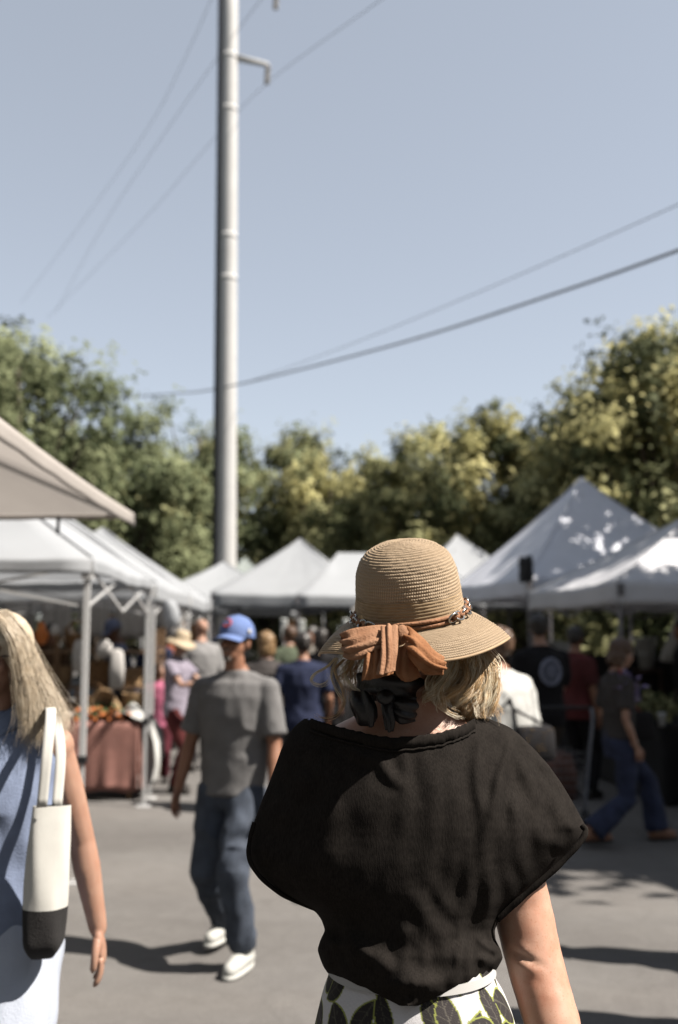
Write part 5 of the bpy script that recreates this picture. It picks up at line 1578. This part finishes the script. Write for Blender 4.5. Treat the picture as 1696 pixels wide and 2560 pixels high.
xc = (X * K - 848) / FPX; yc = (1280 - Y * K) / FPX
dy = math.cos(PITCH) - yc * math.sin(PITCH); dz = math.sin(PITCH) + yc * math.cos(PITCH)
tt = depth / dy
V[:, :, 0] = xc * tt - O.x; V[:, :, 1] = depth - O.y; V[:, :, 2] = CAMZ + dz * tt - O.z
# side bumps of the bunched waist
NECK = [(660, 1652), (690, 1657), (718, 1664), (760, 1678), (830, 1696), (905, 1709), (1000, 1701), (1060, 1684), (1098, 1664), (1116, 1650)]
nx, ny = np.array(NECK).T
fs = []
for i in range(NR - 1):
    for j in range(NC):
        j2 = (j + 1) % NC
        x_ = (X[i, j] + X[i + 1, j2]) / 2; y_ = (Y[i, j] + Y[i + 1, j2]) / 2
        if 660 < x_ < 1116 and y_ < np.interp(x_, nx, ny): continue
        fs.append((i * NC + j, i * NC + j2, (i + 1) * NC + j2, (i + 1) * NC + j))
b = MB(); b.add(V.reshape(-1, 3), fs)
cap_ = [(NR - 1) * NC + j for j in range(NC)]
b.add([], []); b.f.append(tuple(cap_)); b.fm.append(0)
def knit():
    m = bpy.data.materials.new("black_jersey"); m.use_nodes = True
    n, l = m.node_tree.nodes, m.node_tree.links
    bs = n["Principled BSDF"]; bs.inputs["Roughness"].default_value = .95; bs.inputs["Specular IOR Level"].default_value = .03
    tc = n.new("ShaderNodeTexCoord"); mp = n.new("ShaderNodeMapping"); mp.inputs["Scale"].default_value = (1, 1, .25)
    l.new(tc.outputs["Object"], mp.inputs[0])
    a = n.new("ShaderNodeTexNoise"); a.inputs["Scale"].default_value = 420; a.inputs["Detail"].default_value = 2
    c = n.new("ShaderNodeTexNoise"); c.inputs["Scale"].default_value = 38; c.inputs["Detail"].default_value = 5
    l.new(mp.outputs[0], a.inputs["Vector"]); l.new(tc.outputs["Object"], c.inputs["Vector"])
    ad = n.new("ShaderNodeMath"); ad.operation = 'MULTIPLY_ADD'; ad.inputs[1].default_value = .7
    cm2 = n.new('ShaderNodeMath'); cm2.operation = 'MULTIPLY_ADD'; cm2.inputs[1].default_value = .4; cm2.inputs[2].default_value = .3; l.new(c.outputs[0], cm2.inputs[0])
    l.new(a.outputs[0], ad.inputs[0]); l.new(cm2.outputs[0], ad.inputs[2])
    r = n.new("ShaderNodeValToRGB"); e = r.color_ramp.elements
    e[0].position, e[0].color = .55, (.0050, .0043, .0039, 1); e[1].position, e[1].color = 1.15, (.0140, .0120, .0106, 1)
    l.new(ad.outputs[0], r.inputs[0]); l.new(r.outputs[0], bs.inputs["Base Color"])
    bp = n.new("ShaderNodeBump"); bp.inputs["Strength"].default_value = .35; bp.inputs["Distance"].default_value = .002
    l.new(ad.outputs[0], bp.inputs["Height"]); l.new(bp.outputs[0], bs.inputs["Normal"])
    return m
KNIT = knit()
bl = b.build("blouse", KNIT, HW)
def surf(x, y, lift=.004):
    """point on the back of the blouse under display pixel x, y"""
    i = int(np.clip(np.searchsorted(ys, y), 0, NR - 1))
    js = np.where(back)[0]; j = js[np.argmin(np.abs(X[i, js] - x))]
    p = Vector(V[i, j]); p.y -= lift; return p
# ribbed collar band
pts = [surf(x, y + 9, .0035) for x, y in smooth_path([(a, b_) for a, b_ in NECK[2:-1]], 60)]
v = np.zeros((60, 7, 3))
for i, p in enumerate(pts):
    for k in range(7):
        f = k / 6 - .5
        v[i, k] = p + Vector((0, -.0045 * math.cos(f * math.pi), -f * .020 + .001))
MB().grid(v, thick=.003).build("collar_band", KNIT, bl)
pts = [surf(x, y + 24, .002) for x, y in smooth_path([(a, b_) for a, b_ in NECK[2:-1]], 50)]
MB().tube(pts, .0022, 6).build("collar_stitch", KNIT, bl)
# rolled sleeve hems
def hem_line(pp, n, yoff, r):
    path = smooth_path(pp, n)
    q = []
    for k, (x, y) in enumerate(path):
        i = int(np.clip(np.searchsorted(ys, y), 0, NR - 1))
        q.append(Vector(W(x, y, D0 + yoff - .012 * math.sin(math.pi * k / (n - 1)))) - O)
    rad = [r * (.95 + .12 * math.sin(k * .7) * math.sin(k * .23)) for k in range(n)]
    MB().tube(q, rad, 9).build("sleeve_hem", KNIT, bl)
hem_line([(1346, 1908), (1354, 1922), (1338, 1950), (1295, 1997), (1240, 2046), (1195, 2085), (1150, 2126)], 46, -.032, .0055)
hem_line([(588, 1900), (576, 1950), (578, 1990), (605, 2030), (660, 2072), (732, 2102)], 40, -.02, .004)

# ---- floral skirt
def floral():
    m = bpy.data.materials.new("floral_print"); m.use_nodes = True
    n, l = m.node_tree.nodes, m.node_tree.links
    bs = n["Principled BSDF"]; bs.inputs["Roughness"].default_value = .8; bs.inputs["Specular IOR Level"].default_value = .2
    at_ = n.new("ShaderNodeAttribute"); at_.attribute_name = "print"
    l.new(at_.outputs["Color"], bs.inputs["Base Color"])
    tc = n.new("ShaderNodeTexCoord")
    bp = n.new("ShaderNodeBump"); bp.inputs["Strength"].default_value = .3; bp.inputs["Distance"].default_value = .002
    n2 = n.new("ShaderNodeTexNoise"); n2.inputs["Scale"].default_value = 500; l.new(tc.outputs["Object"], n2.inputs["Vector"]); l.new(n2.outputs[0], bp.inputs["Height"]); l.new(bp.outputs[0], bs.inputs["Normal"])
    return m
def leaf_print(s_, z_, per, seed):
    """white ground scattered with dark pointed leaves edged in yellow-green; s_ = arc length, z_ = height"""
    R_p = np.random.default_rng(seed)
    col = np.ones(s_.shape + (3,)) * (.33, .325, .335)
    col *= (1 + .06 * np.sin(z_ * 900) * vnoise(np.stack([s_.ravel() * 300, z_.ravel() * 60, s_.ravel() * 0], 1)).reshape(s_.shape))[..., None]
    z0, z1 = z_.min(), z_.max()
    step = .062
    for zi in np.arange(z0 - .03, z1 + .05, step):
        for si in np.arange(0, per, step * 1.02):
            cs_, cz_ = si + R_p.uniform(-.022, .022), zi + R_p.uniform(-.022, .022)
            th = R_p.uniform(0, 6.28); Ln = R_p.uniform(.034, .050); Wd = Ln * R_p.uniform(.42, .60); bend = R_p.uniform(-.25, .25)
            if R_p.random() < .18: continue
            ds = (s_ - cs_ + per / 2) % per - per / 2; dz_ = z_ - cz_
            near = (np.abs(ds) < .06) & (np.abs(dz_) < .06)
            a_ = (ds * np.cos(th) + dz_ * np.sin(th)) / Ln; b_ = (-ds * np.sin(th) + dz_ * np.cos(th)) / Wd + bend * (a_ ** 2 - .4)
            prof_ = np.clip(1 - a_ ** 2, 0, 1) ** .9 * (1 - .22 * a_)
            e_ = prof_ - np.abs(b_)
            ins = near & (e_ > 0) & (np.abs(a_) < 1)
            edge_ = near & (e_ > -.14) & (e_ <= .02) & (np.abs(a_) < 1.08)
            col[edge_] = (.15, .165, .04)
            dk = np.array([.013, .011, .011]) * R_p.uniform(.7, 1.8)
            col[ins] = dk
            vein = ins & ((np.abs(b_) < .06) | (np.abs(np.sin((a_ * 7 + np.abs(b_) * 3))) < .12))
            col[vein] = dk * 2.4 + (.006, .008, .0)
    return col
SR = [(2215, 775, 1125, .118), (2262, 758, 1140, .128), (2300, 746, 1160, .137), (2367, 731, 1184, .15), (2450, 715, 1200, .165), (2560, 705, 1212, .175)]
zz, g = [], []
rows = []
for y, a, b_, t_ in SR: rows.append((zf(y), (xf(a) + xf(b_)) / 2 - O.x, (xf(b_) - xf(a)) / 2, t_))
rows += [(.7, X0 - O.x, .225, .19), (.5, X0 - O.x, .255, .215), (.34, X0 - O.x, .28, .24)]
NZ, NP = 250, 440
rows = smooth_path(rows, NZ)
ph = 2 * math.pi * np.arange(NP) / NP
f_ = (np.arange(NZ) / (NZ - 1))[:, None]
ple = 1 + (.004 + .04 * np.maximum(0, f_ - .25)) * np.sin(ph * 11 + .8 * np.sin(3 * ph))[None] + .010 * np.exp(-(f_ / .08) ** 2) * np.sin(ph * 37)[None]
S_ = np.stack([rows[:, 1:2] + rows[:, 2:3] * np.cos(ph) * ple, rows[:, 3:4] * np.sin(ph) * ple, np.repeat(rows[:, :1], NP, 1)], 2)
sk = MB().grid(S_, closed=True).build("floral_skirt", floral(), HW)
pc = leaf_print(np.repeat((ph / 6.28318 * 1.08)[None], NZ, 0), np.repeat(rows[:, :1], NP, 1), 1.08, 4)
ca_ = sk.data.color_attributes.new("print", 'FLOAT_COLOR', 'POINT')
ca_.data.foreach_set("color", np.concatenate([pc, np.ones(pc.shape[:2] + (1,))], 2).reshape(-1).astype(np.float32))
wb2 = np.zeros((4, 120, 3))
for i in range(4):
    z, cx, a, t_ = rows[6 + i * 4]
    for k in range(120):
        ph = 2 * math.pi * k / 120
        wb2[i, k] = (cx + (a + .005) * math.cos(ph), (t_ + .005) * math.sin(ph), z)
MB().grid(wb2, closed=True).build("waistband", mat("waistband_white", (.52, .51, .50), .85, .05), sk)

# ---- straw hat
def straw():
    m = bpy.data.materials.new("woven_straw"); m.use_nodes = True
    n, l = m.node_tree.nodes, m.node_tree.links
    bs = n["Principled BSDF"]; bs.inputs["Roughness"].default_value = .62; bs.inputs["Specular IOR Level"].default_value = .3
    uv = n.new("ShaderNodeAttribute"); uv.attribute_name = "weave"
    sx = n.new("ShaderNodeSeparateXYZ"); l.new(uv.outputs["Vector"], sx.inputs[0])
    def m1(op, a, b_=None):
        q = n.new("ShaderNodeMath"); q.operation = op
        (l.new(a, q.inputs[0]) if not isinstance(a, float) else setattr(q.inputs[0], 'default_value', a))
        if b_ is not None: (l.new(b_, q.inputs[1]) if not isinstance(b_, float) else setattr(q.inputs[1], 'default_value', b_))
        return q.outputs[0]
    ring = m1('FRACT', sx.outputs[1]); odd = m1('FLOOR', sx.outputs[1])
    st = m1('ADD', sx.outputs[0], m1('MULTIPLY', odd, .5))
    stitch = m1('ABSOLUTE', m1('SUBTRACT', m1('FRACT', st), .5))
    no = n.new("ShaderNodeTexNoise"); no.inputs["Scale"].default_value = 3.0; no.inputs["Detail"].default_value = 3; l.new(uv.outputs["Vector"], no.inputs["Vector"])
    n3 = n.new("ShaderNodeTexNoise"); n3.inputs["Scale"].default_value = .9; n3.inputs["Detail"].default_value = 1; l.new(uv.outputs["Vector"], n3.inputs["Vector"])
    h = m1('ADD', m1('MULTIPLY', stitch, 1.3), m1('MULTIPLY', no.outputs[0], .7))
    r = n.new("ShaderNodeValToRGB"); e = r.color_ramp.elements
    e[0].position, e[0].color = .22, (.165, .113, .066, 1); e[1].position, e[1].color = .85, (.305, .228, .150, 1)
    l.new(h, r.inputs[0]); l.new(r.outputs[0], bs.inputs["Base Color"])
    bp = n.new("ShaderNodeBump"); bp.inputs["Strength"].default_value = .7; bp.inputs["Distance"].default_value = .0016
    l.new(h, bp.inputs["Height"]); l.new(bp.outputs[0], bs.inputs["Normal"])
    tr = n.new("ShaderNodeBsdfTranslucent"); l.new(r.outputs[0], tr.inputs[0])
    ms = n.new("ShaderNodeMixShader"); ms.inputs[0].default_value = .12
    l.new(bs.outputs[0], ms.inputs[1]); l.new(tr.outputs[0], ms.inputs[2]); l.new(ms.outputs[0], n["Material Output"].inputs[0])
    return m
HC = Z1(762, 606, 1.795)
HATM = Matrix.Translation(HC - O) @ Matrix.Rotation(math.radians(-6.5), 4, 'Y') @ Matrix.Rotation(math.radians(15), 4, 'X')
crown = smooth_path([(0.0005, .137), (.022, .1365), (.046, .132), (.067, .122), (.082, .106), (.0905, .085), (.0945, .06), (.097, .03), (.0985, .004)], 400)
brim = smooth_path([(.0985, .004), (.104, -.003), (.118, -.011), (.140, -.027), (.158, -.044), (.172, -.062), (.1755, -.068)], 220)
prof = np.vstack([crown, brim[1:]])
seg = np.r_[0, np.cumsum(np.hypot(*np.diff(prof, axis=0).T))]
PITCHR = .0056
NS = int(seg[-1] / PITCHR)
L = np.linspace(0, seg[-1], NS * 7)
pr = np.stack([np.interp(L, seg, prof[:, 0]), np.interp(L, seg, prof[:, 1])], 1)
tg = np.gradient(pr, axis=0); nr = np.stack([-tg[:, 1], tg[:, 0]], 1); nr /= np.linalg.norm(nr, axis=1, keepdims=True); nr *= np.sign(nr[:, 1:2] * .2 + nr[:, :1] + 1e-6)
rib = np.abs(np.sin(math.pi * L / PITCHR)) ** .7
pr2 = pr + nr * (rib * .0013)[:, None]
NA = 220
def brim_wave(r, a):
    k = max(0, (r - .105) / .07)
    if k <= 0: return 0
    # a = 0 right, -pi/2 back (towards the camera)
    return k * (-.009 * math.cos(a) + .032 * max(0, -math.sin(a)) ** .8 + .009 * math.cos(3 * a + 1.1) + .012)
jit = vnoise(np.stack([np.repeat(L / PITCHR * 1.1, NA), np.tile(np.arange(NA) * .33, len(L)), np.zeros(len(L) * NA)], 1)).reshape(len(L), NA) * .0005 + vnoise(np.stack([np.repeat(L * 25, NA), np.tile(np.arange(NA) * .05, len(L)), np.ones(len(L) * NA)], 1)).reshape(len(L), NA) * .0012
hg = np.zeros((len(L), NA, 3)); wv = np.zeros((len(L), NA, 3))
for i in range(len(L)):
    r, z = pr2[i]
    for k in range(NA):
        a = 2 * math.pi * k / NA
        ov = 1 + .03 * math.cos(2 * a + math.pi)
        rj = r + jit[i, k] * min(1, r * 40)
        hg[i, k] = HATM @ Vector((rj * math.cos(a) * ov, rj * math.sin(a) / ov, z + jit[i, k] * .5 + brim_wave(r, a)))
        wv[i, k] = (k / NA * max(1, round(2 * math.pi * pr[i, 0] / .0042)), L[i] / PITCHR, 0)
b = MB(); b.grid(hg, closed=True)
hat = b.build("straw_hat", straw(), HW)
at = hat.data.attributes.new("weave", 'FLOAT_VECTOR', 'POINT'); at.data.foreach_set("vector", wv.reshape(-1).astype(np.float32))
# underside lining so that the brim has thickness
i0 = int(np.searchsorted(L, seg[400])) - 60
un = hg[i0:, ::2].copy(); un[:, :, 2] -= .004; 
MB().grid(un, closed=True).build("brim_lining", mat("straw_lining", (.40, .28, .16), .8, .1, 60), hat)  # one even straw colour for the underside
MB().tube([tuple(q) for q in np.vstack([hg[-1] - (0, 0, .002), hg[-1][:1] - (0, 0, .002)])], .0026, 7, False).build("brim_edge", mat("straw_edge", (.46, .32, .19), .7, .1, 60), hat)
# band: cord, silver links and suede puffs
SUEDE = mat("brown_suede", (.36, .17, .085), .8, .2, 40, .3, 200)
SILV = mat("silver_chain", (.62, .62, .60), .22, .05, metal=.95)
def band_pt(a, r=.103, z=.010): return HATM @ Vector((r * math.cos(a) * (1 - .03 * math.cos(2 * a)), r * math.sin(a) * (1 + .03 * math.cos(2 * a)), z))
for dz in (.004, .012):
    MB().tube([band_pt(a, .1025, dz) for a in np.linspace(0, 2 * math.pi, 70)], .0035, 7, False).build("band_cord", SUEDE, hat)
for k, deg in enumerate([-52, -43, -33, -23, -13, -3, 8, 20, 175, 187, 199, 212, 225]):
    a = math.radians(deg)
    p = band_pt(a, .107, .010); q = band_pt(a + .05, .107, .010)
    dirv = (q - p).normalized(); outv = (HATM.to_3x3() @ Vector((math.cos(a), math.sin(a), .25))).normalized()
    upv = dirv.cross(outv).normalized()
    tw = .5 if k % 2 else -.6
    R3 = Matrix((dirv, upv, outv)).transposed() @ Matrix.Rotation(tw, 3, 'X')
    MB().torus(p, .0085, .0019, R3, 18, 7, 1.25).build("chain_link", SILV, hat)
    p2 = band_pt(a + math.radians(5), .1055, .010)
    MB().ball(p2, (.0085, .0062, .006), 12, 8, Matrix((dirv, upv, outv)).transposed()).build("suede_puff", SUEDE, hat)
# ---- bow at the back of the band
def bow_mat(name, c, c2_, tr):
    return mat(name, c, .75, .2, 30, .3, 260, spec=.15, trans=tr, col2=c2_)
BOW = bow_mat("copper_ribbon", (.60, .335, .20), (.42, .21, .115), .30)
BOWD = bow_mat("copper_chiffon", (.62, .30, .145), (.43, .18, .075), .44)
def patch(net, nu=30, nv=30, pleat=0.0, freq=5, along=0, seed=0):
    net = np.array([[list(c) for c in r] for r in net], float)
    a = np.stack([smooth_path(net[i], nv) for i in range(net.shape[0])])
    g = np.stack([smooth_path(a[:, j], nu) for j in range(nv)], 1)
    if pleat:
        du = np.gradient(g, axis=0); dv = np.gradient(g, axis=1)
        n = np.cross(dv, du); n /= np.linalg.norm(n, axis=2, keepdims=True) + 1e-9
        ii, jj = np.meshgrid(np.linspace(0, 1, nu), np.linspace(0, 1, nv), indexing='ij')
        t_ = jj if along == 0 else ii; s_ = ii if along == 0 else jj
        w = np.sin(2 * math.pi * freq * t_ + 2.0 * np.sin(s_ * 3 + seed) + seed) * .6 + .4 * vnoise(np.stack([t_.ravel() * freq * 2 + seed, s_.ravel() * 3, t_.ravel() * 0 + seed], 1)).reshape(t_.shape)
        g = g + n * (pleat * w)[..., None]
    return g
def ZN(rows, d0=1.66, slope=0.0): return [[tuple(Z1(x, y, d0 - e - slope * (y - 690)) - O) for x, y, e in r] for r in rows]
BD = 1.690
MB().grid(patch(ZN([[(700, 688, .016), (560, 668, .030), (420, 690, .034), (330, 712, .028), (282, 725, .010)],
                    [(700, 730, .034), (560, 730, .050), (420, 760, .050), (330, 775, .040), (284, 770, .012)],
                    [(695, 775, .036), (560, 800, .054), (430, 830, .052), (340, 845, .040), (295, 830, .012)],
                    [(685, 815, .020), (560, 850, .034), (440, 900, .036), (360, 905, .026), (312, 884, .010)]], BD, .00017), 40, 50, .0050, 3.4, 1, 1), thick=.0012).build("bow_loop", BOW, hat)
MB().grid(patch(ZN([[(282, 725, .010), (380, 705, .002), (520, 690, -.006), (680, 700, .0)], [(290, 800, .012), (390, 790, .0), (520, 780, -.006), (680, 760, .0)], [(312, 884, .010), (420, 885, .0), (540, 850, -.004), (680, 810, .0)]], BD, .00017), 24, 28, .003, 3, 1, 4), thick=.0012).build("bow_loop_back", BOWD, hat)
MB().grid(patch(ZN([[(560, 682, .050), (600, 668, .058), (640, 666, .058), (692, 690, .046)], [(556, 790, .062), (590, 785, .070), (630, 784, .070), (676, 800, .058)],
                    [(545, 890, .064), (580, 888, .070), (620, 890, .070), (662, 905, .058)], [(528, 1008, .058), (560, 1012, .064), (600, 1000, .064), (648, 985, .054)]], BD, .00017), 46, 34, .0036, 2.6, 0, 2), thick=.0012).build("bow_tail", BOW, hat)
MB().grid(patch(ZN([[(470, 800, .040), (540, 800, .046), (640, 820, .046)], [(440, 900, .044), (530, 900, .050), (650, 900, .048)], [(428, 985, .040), (520, 985, .046), (650, 960, .044)], [(425, 1050, .034), (520, 1035, .040), (640, 1005, .040)]], BD, .00017), 40, 36, .0045, 3.2, 0, 3), thick=.0012).build("bow_tail", BOWD, hat)
MB().grid(patch(ZN([[(650, 830, .034), (710, 810, .040), (770, 830, .036)], [(650, 920, .036), (715, 920, .042), (790, 920, .036)], [(660, 1000, .032), (730, 1010, .036), (820, 1000, .03)], [(700, 1050, .026), (760, 1056, .03), (840, 1020, .026)]], BD, .00017), 30, 26, .003, 2, 0, 5), thick=.0012).build("bow_tail", BOWD, hat)
lp = [[(712, 672, .03), (722, 730, .050), (735, 800, .054), (745, 860, .04)], [(760, 690, .042), (775, 760, .068), (785, 850, .070), (790, 930, .05)],
      [(830, 760, .046), (850, 830, .072), (850, 920, .074), (845, 1000, .050)], [(905, 850, .044), (925, 900, .066), (925, 960, .066), (900, 1012, .046)],
      [(985, 895, .034), (1003, 930, .046), (1000, 970, .046), (975, 1005, .034)]]
MB().grid(patch(ZN(lp, BD, .00017), 44, 40, .0055, 3.4, 0, 6), thick=.0012).build("bow_loop", BOWD, hat)
lpb = [[(x, y, e * .25) for x, y, e in r] for r in lp]
MB().grid(patch(ZN(lpb, BD, .00017), 26, 22, .003, 2.4, 0, 7), thick=.0012).build("bow_loop_back", BOW, hat)
kn_ = NB(); kc = Z1(700, 735, BD - .05)
kn_.ball(kc, (.012, .012, .016), 14, 9)
kn2 = np.array(kn_.v); kn2 = kn2 + .0025 * vnoise(kn2 * 180)[:, None]; kn_.v = [tuple(q) for q in kn2]
kn_.build("bow_knot", BOW, hat)

# ---- black satin scarf tied at the nape
SATIN = mat("black_satin", (.010, .009, .010), .42, .2, 20, .2, 120, spec=.3)
SD = 1.735
sc1 = NB()
MBs = MB().grid(patch(ZN([[(400, 1000, -.03), (520, 985, .006), (640, 985, .012), (760, 1000, .004), (840, 1010, -.03)], [(395, 1060, -.02), (520, 1060, .024), (640, 1060, .032), (770, 1065, .018), (845, 1060, -.02)],
                          [(410, 1125, -.02), (520, 1130, .022), (640, 1140, .030), (760, 1150, .014), (820, 1130, -.03)], [(430, 1180, -.03), (530, 1190, .006), (640, 1200, .010), (740, 1200, .0), (800, 1180, -.04)]], SD), 30, 40, .004, 2, 1, 2), thick=.002)
scf = MBs.build("hair_scarf", SATIN, HW)
MB().grid(patch(ZN([[(360, 1130, .0), (430, 1120, .02), (500, 1150, .026)], [(330, 1190, .006), (430, 1200, .034), (530, 1230, .034)], [(360, 1280, .008), (450, 1290, .036), (535, 1300, .034)], [(390, 1340, .004), (470, 1372, .03), (530, 1340, .028)]], SD), 26, 26, .005, 2, 0, 3), thick=.002).build("scarf_tail", SATIN, scf)
MB().grid(patch(ZN([[(560, 1160, .024), (620, 1160, .03), (690, 1165, .028)], [(560, 1240, .034), (615, 1250, .042), (660, 1250, .036)], [(570, 1320, .036), (620, 1330, .044), (650, 1330, .036)], [(590, 1390, .034), (620, 1402, .04), (640, 1396, .034)]], SD), 26, 20, .004, 2, 0, 8), thick=.002).build("scarf_tail", SATIN, scf)
MB().grid(patch(ZN([[(620, 1180, .026), (700, 1170, .034), (800, 1160, .024), (808, 1190, .018)], [(620, 1230, .034), (700, 1235, .044), (790, 1240, .034), (806, 1250, .02)], [(630, 1280, .03), (700, 1300, .04), (770, 1300, .032), (798, 1290, .018)], [(650, 1310, .02), (700, 1330, .026), (760, 1335, .022), (780, 1320, .012)]], SD), 26, 26, .005, 2.5, 1, 9), thick=.002).build("scarf_tail", SATIN, scf)
kn_ = NB(); kn_.ball(Z1(590, 1165, SD - .035), (.016, .012, .013), 14, 9); kn_.build("scarf_knot", SATIN, scf)

# ---- hair
g = MB(); g.M = HDl
g.ball((0, -.008, .115), (.080, .088, .075), 20, 13)
g.loft([(.0, -.06, -.01, .05, .03), (0, -.055, .04, .075, .05), (0, -.04, .10, .082, .07)], 18)
remesh(g, .007, 3, lambda co, no: .004 * vnoise(co * np.array([160, 160, 22]))).build("hair", HAIR_BL, HW)
g = NB()
g.tube([Z1(1080, 840, 1.80), Z1(1130, 950, 1.79), Z1(1130, 1080, 1.785), Z1(1150, 1190, 1.785), Z1(1200, 1290, 1.79), Z1(1240, 1350, 1.80)], [.03, .036, .034, .03, .022, .010], 14)
g.tube([Z1(1010, 870, 1.79), Z1(1010, 960, 1.78), Z1(980, 1060, 1.775), Z1(960, 1140, 1.775)], [.024, .026, .020, .010], 12)
remesh(g, .006, 3, lambda co, no: .0045 * vnoise(co * np.array([150, 150, 30])) + .002 * vnoise(co * 260)).build("side_lock", HAIR_BL, HW)
def zg(q): return [tuple(Z1(x, y, d) - O) for x, y, d in q]
GD = [[(1005, 850, 1.765), (1000, 950, 1.748), (965, 1060, 1.738), (905, 1120, 1.732), (870, 1150, 1.73)],
      [(1050, 845, 1.77), (1062, 960, 1.752), (1015, 1080, 1.740), (955, 1160, 1.736), (985, 1225, 1.735)],
      [(1105, 840, 1.775), (1135, 960, 1.758), (1110, 1085, 1.748), (1075, 1185, 1.744), (1140, 1262, 1.745)],
      [(1160, 835, 1.78), (1205, 950, 1.766), (1192, 1090, 1.757), (1175, 1200, 1.753), (1225, 1300, 1.756)],
      [(1205, 832, 1.787), (1265, 940, 1.776), (1282, 1080, 1.768), (1262, 1200, 1.764), (1290, 1325, 1.768)],
      [(1235, 835, 1.795), (1300, 930, 1.79), (1325, 1060, 1.783), (1315, 1200, 1.78), (1335, 1345, 1.786)]]
HAIR_SUN = mat("hair_sun_bleached", (1.0, .86, .62), .35, .2, 60, spec=.5)
HAIR_HON = mat("hair_honey", (.66, .41, .18), .4, .25, 60, spec=.5)
def locks(guides, nlock, per, mats, seed, amp=.013, spread=.0042, r=.00042, cyc=1.4, lo=.7):
    """wavy locks: bundles of fine strands that share one curl"""
    Rr = np.random.default_rng(seed); seg = 30
    G_ = [smooth_path(zg(q), seg) for q in guides]
    bs_ = [MB() for _ in mats]
    f = np.linspace(0, 1, seg)
    for i in range(nlock):
        k = Rr.integers(0, len(G_) - 1); t_ = Rr.random()
        base = G_[k] * (1 - t_) + G_[k + 1] * t_ + Rr.normal(size=3) * (.006, .008, .004)
        ph = Rr.random() * 6.28; cy = cyc * Rr.uniform(.7, 1.4); A = amp * Rr.uniform(.5, 1.4)
        env = np.clip(f * 1.6, 0, 1) ** 1.3
        base = base + np.stack([np.sin(f * cy * 6.28 + ph) * A * env, np.cos(f * cy * 6.28 + ph) * A * .8 * env, -.012 * f * Rr.uniform(-1, 1.5)], 1)
        L_ = Rr.uniform(lo, 1.0); mi_ = Rr.integers(0, len(mats))
        for j in range(per):
            p = base + Rr.normal(size=3) * spread * (1.1 - .75 * f[:, None] ** 1.5) + np.stack([np.sin(f * 9 + j), np.cos(f * 8 + j * 2), np.sin(f * 7 + j * 3)], 1) * .0007
            n_ = max(8, int(seg * L_ * Rr.uniform(.85, 1.0))); rr_ = r * Rr.uniform(.6, 1.4)
            bs_[mi_ if Rr.random() < .8 else Rr.integers(0, len(mats))].tube(p[:n_], list(np.linspace(rr_, rr_ * .3, n_)), 4, False)
    for b__, m_ in zip(bs_, mats):
        o = b__.build("hair_strands", m_, HW); o["kind"] = "stuff"
locks(GD, 64, 34, [HAIR_BL, HAIR_SUN, HAIR_HON], 7)
locks(GD[2:], 22, 16, [HAIR_SUN, HAIR_BL], 8, amp=.014, lo=.85)
GD2 = [[(930, 1010, 1.735), (900, 1090, 1.72), (930, 1180, 1.715), (1010, 1230, 1.716), (1100, 1240, 1.722)], [(1000, 1060, 1.735), (960, 1120, 1.725), (1000, 1200, 1.72), (1080, 1250, 1.722), (1180, 1290, 1.73)]]
locks(GD2, 7, 9, [HAIR_SUN, HAIR_HON], 9, amp=.006)
ST = [[(240, 890, 1.77), (180, 950, 1.76), (95, 1000, 1.75), (72, 1050, 1.75), (130, 1075, 1.75), (192, 1040, 1.755), (165, 975, 1.76)],
      [(300, 900, 1.77), (235, 980, 1.755), (282, 1100, 1.745), (300, 1200, 1.745), (240, 1288, 1.74), (150, 1305, 1.735), (80, 1270, 1.73)],
      [(335, 900, 1.77), (298, 980, 1.755), (342, 1080, 1.745), (402, 1125, 1.74), (404, 1200, 1.74), (350, 1255, 1.74)],
      [(365, 905, 1.765), (300, 1000, 1.75), (225, 1040, 1.745)], [(250, 890, 1.775), (210, 1000, 1.765), (240, 1100, 1.76), (290, 1180, 1.755), (270, 1260, 1.75)]]
for k, q in enumerate(ST):
    strands("stray_curl", [zg(q), zg([(x + 14, y + 8, d + .006) for x, y, d in q])], 9, HAIR_BL if k % 2 else HAIR_SUN, HW, .0006, .0018, 34, 20 + k, 4, None, .001)
GDL = [[(330, 890, 1.79), (270, 980, 1.78), (260, 1080, 1.775), (300, 1170, 1.77)], [(400, 900, 1.785), (380, 1000, 1.775), (370, 1090, 1.77), (400, 1150, 1.765)]]
locks(GDL, 9, 9, [HAIR_BL, HAIR_HON], 31, amp=.009)
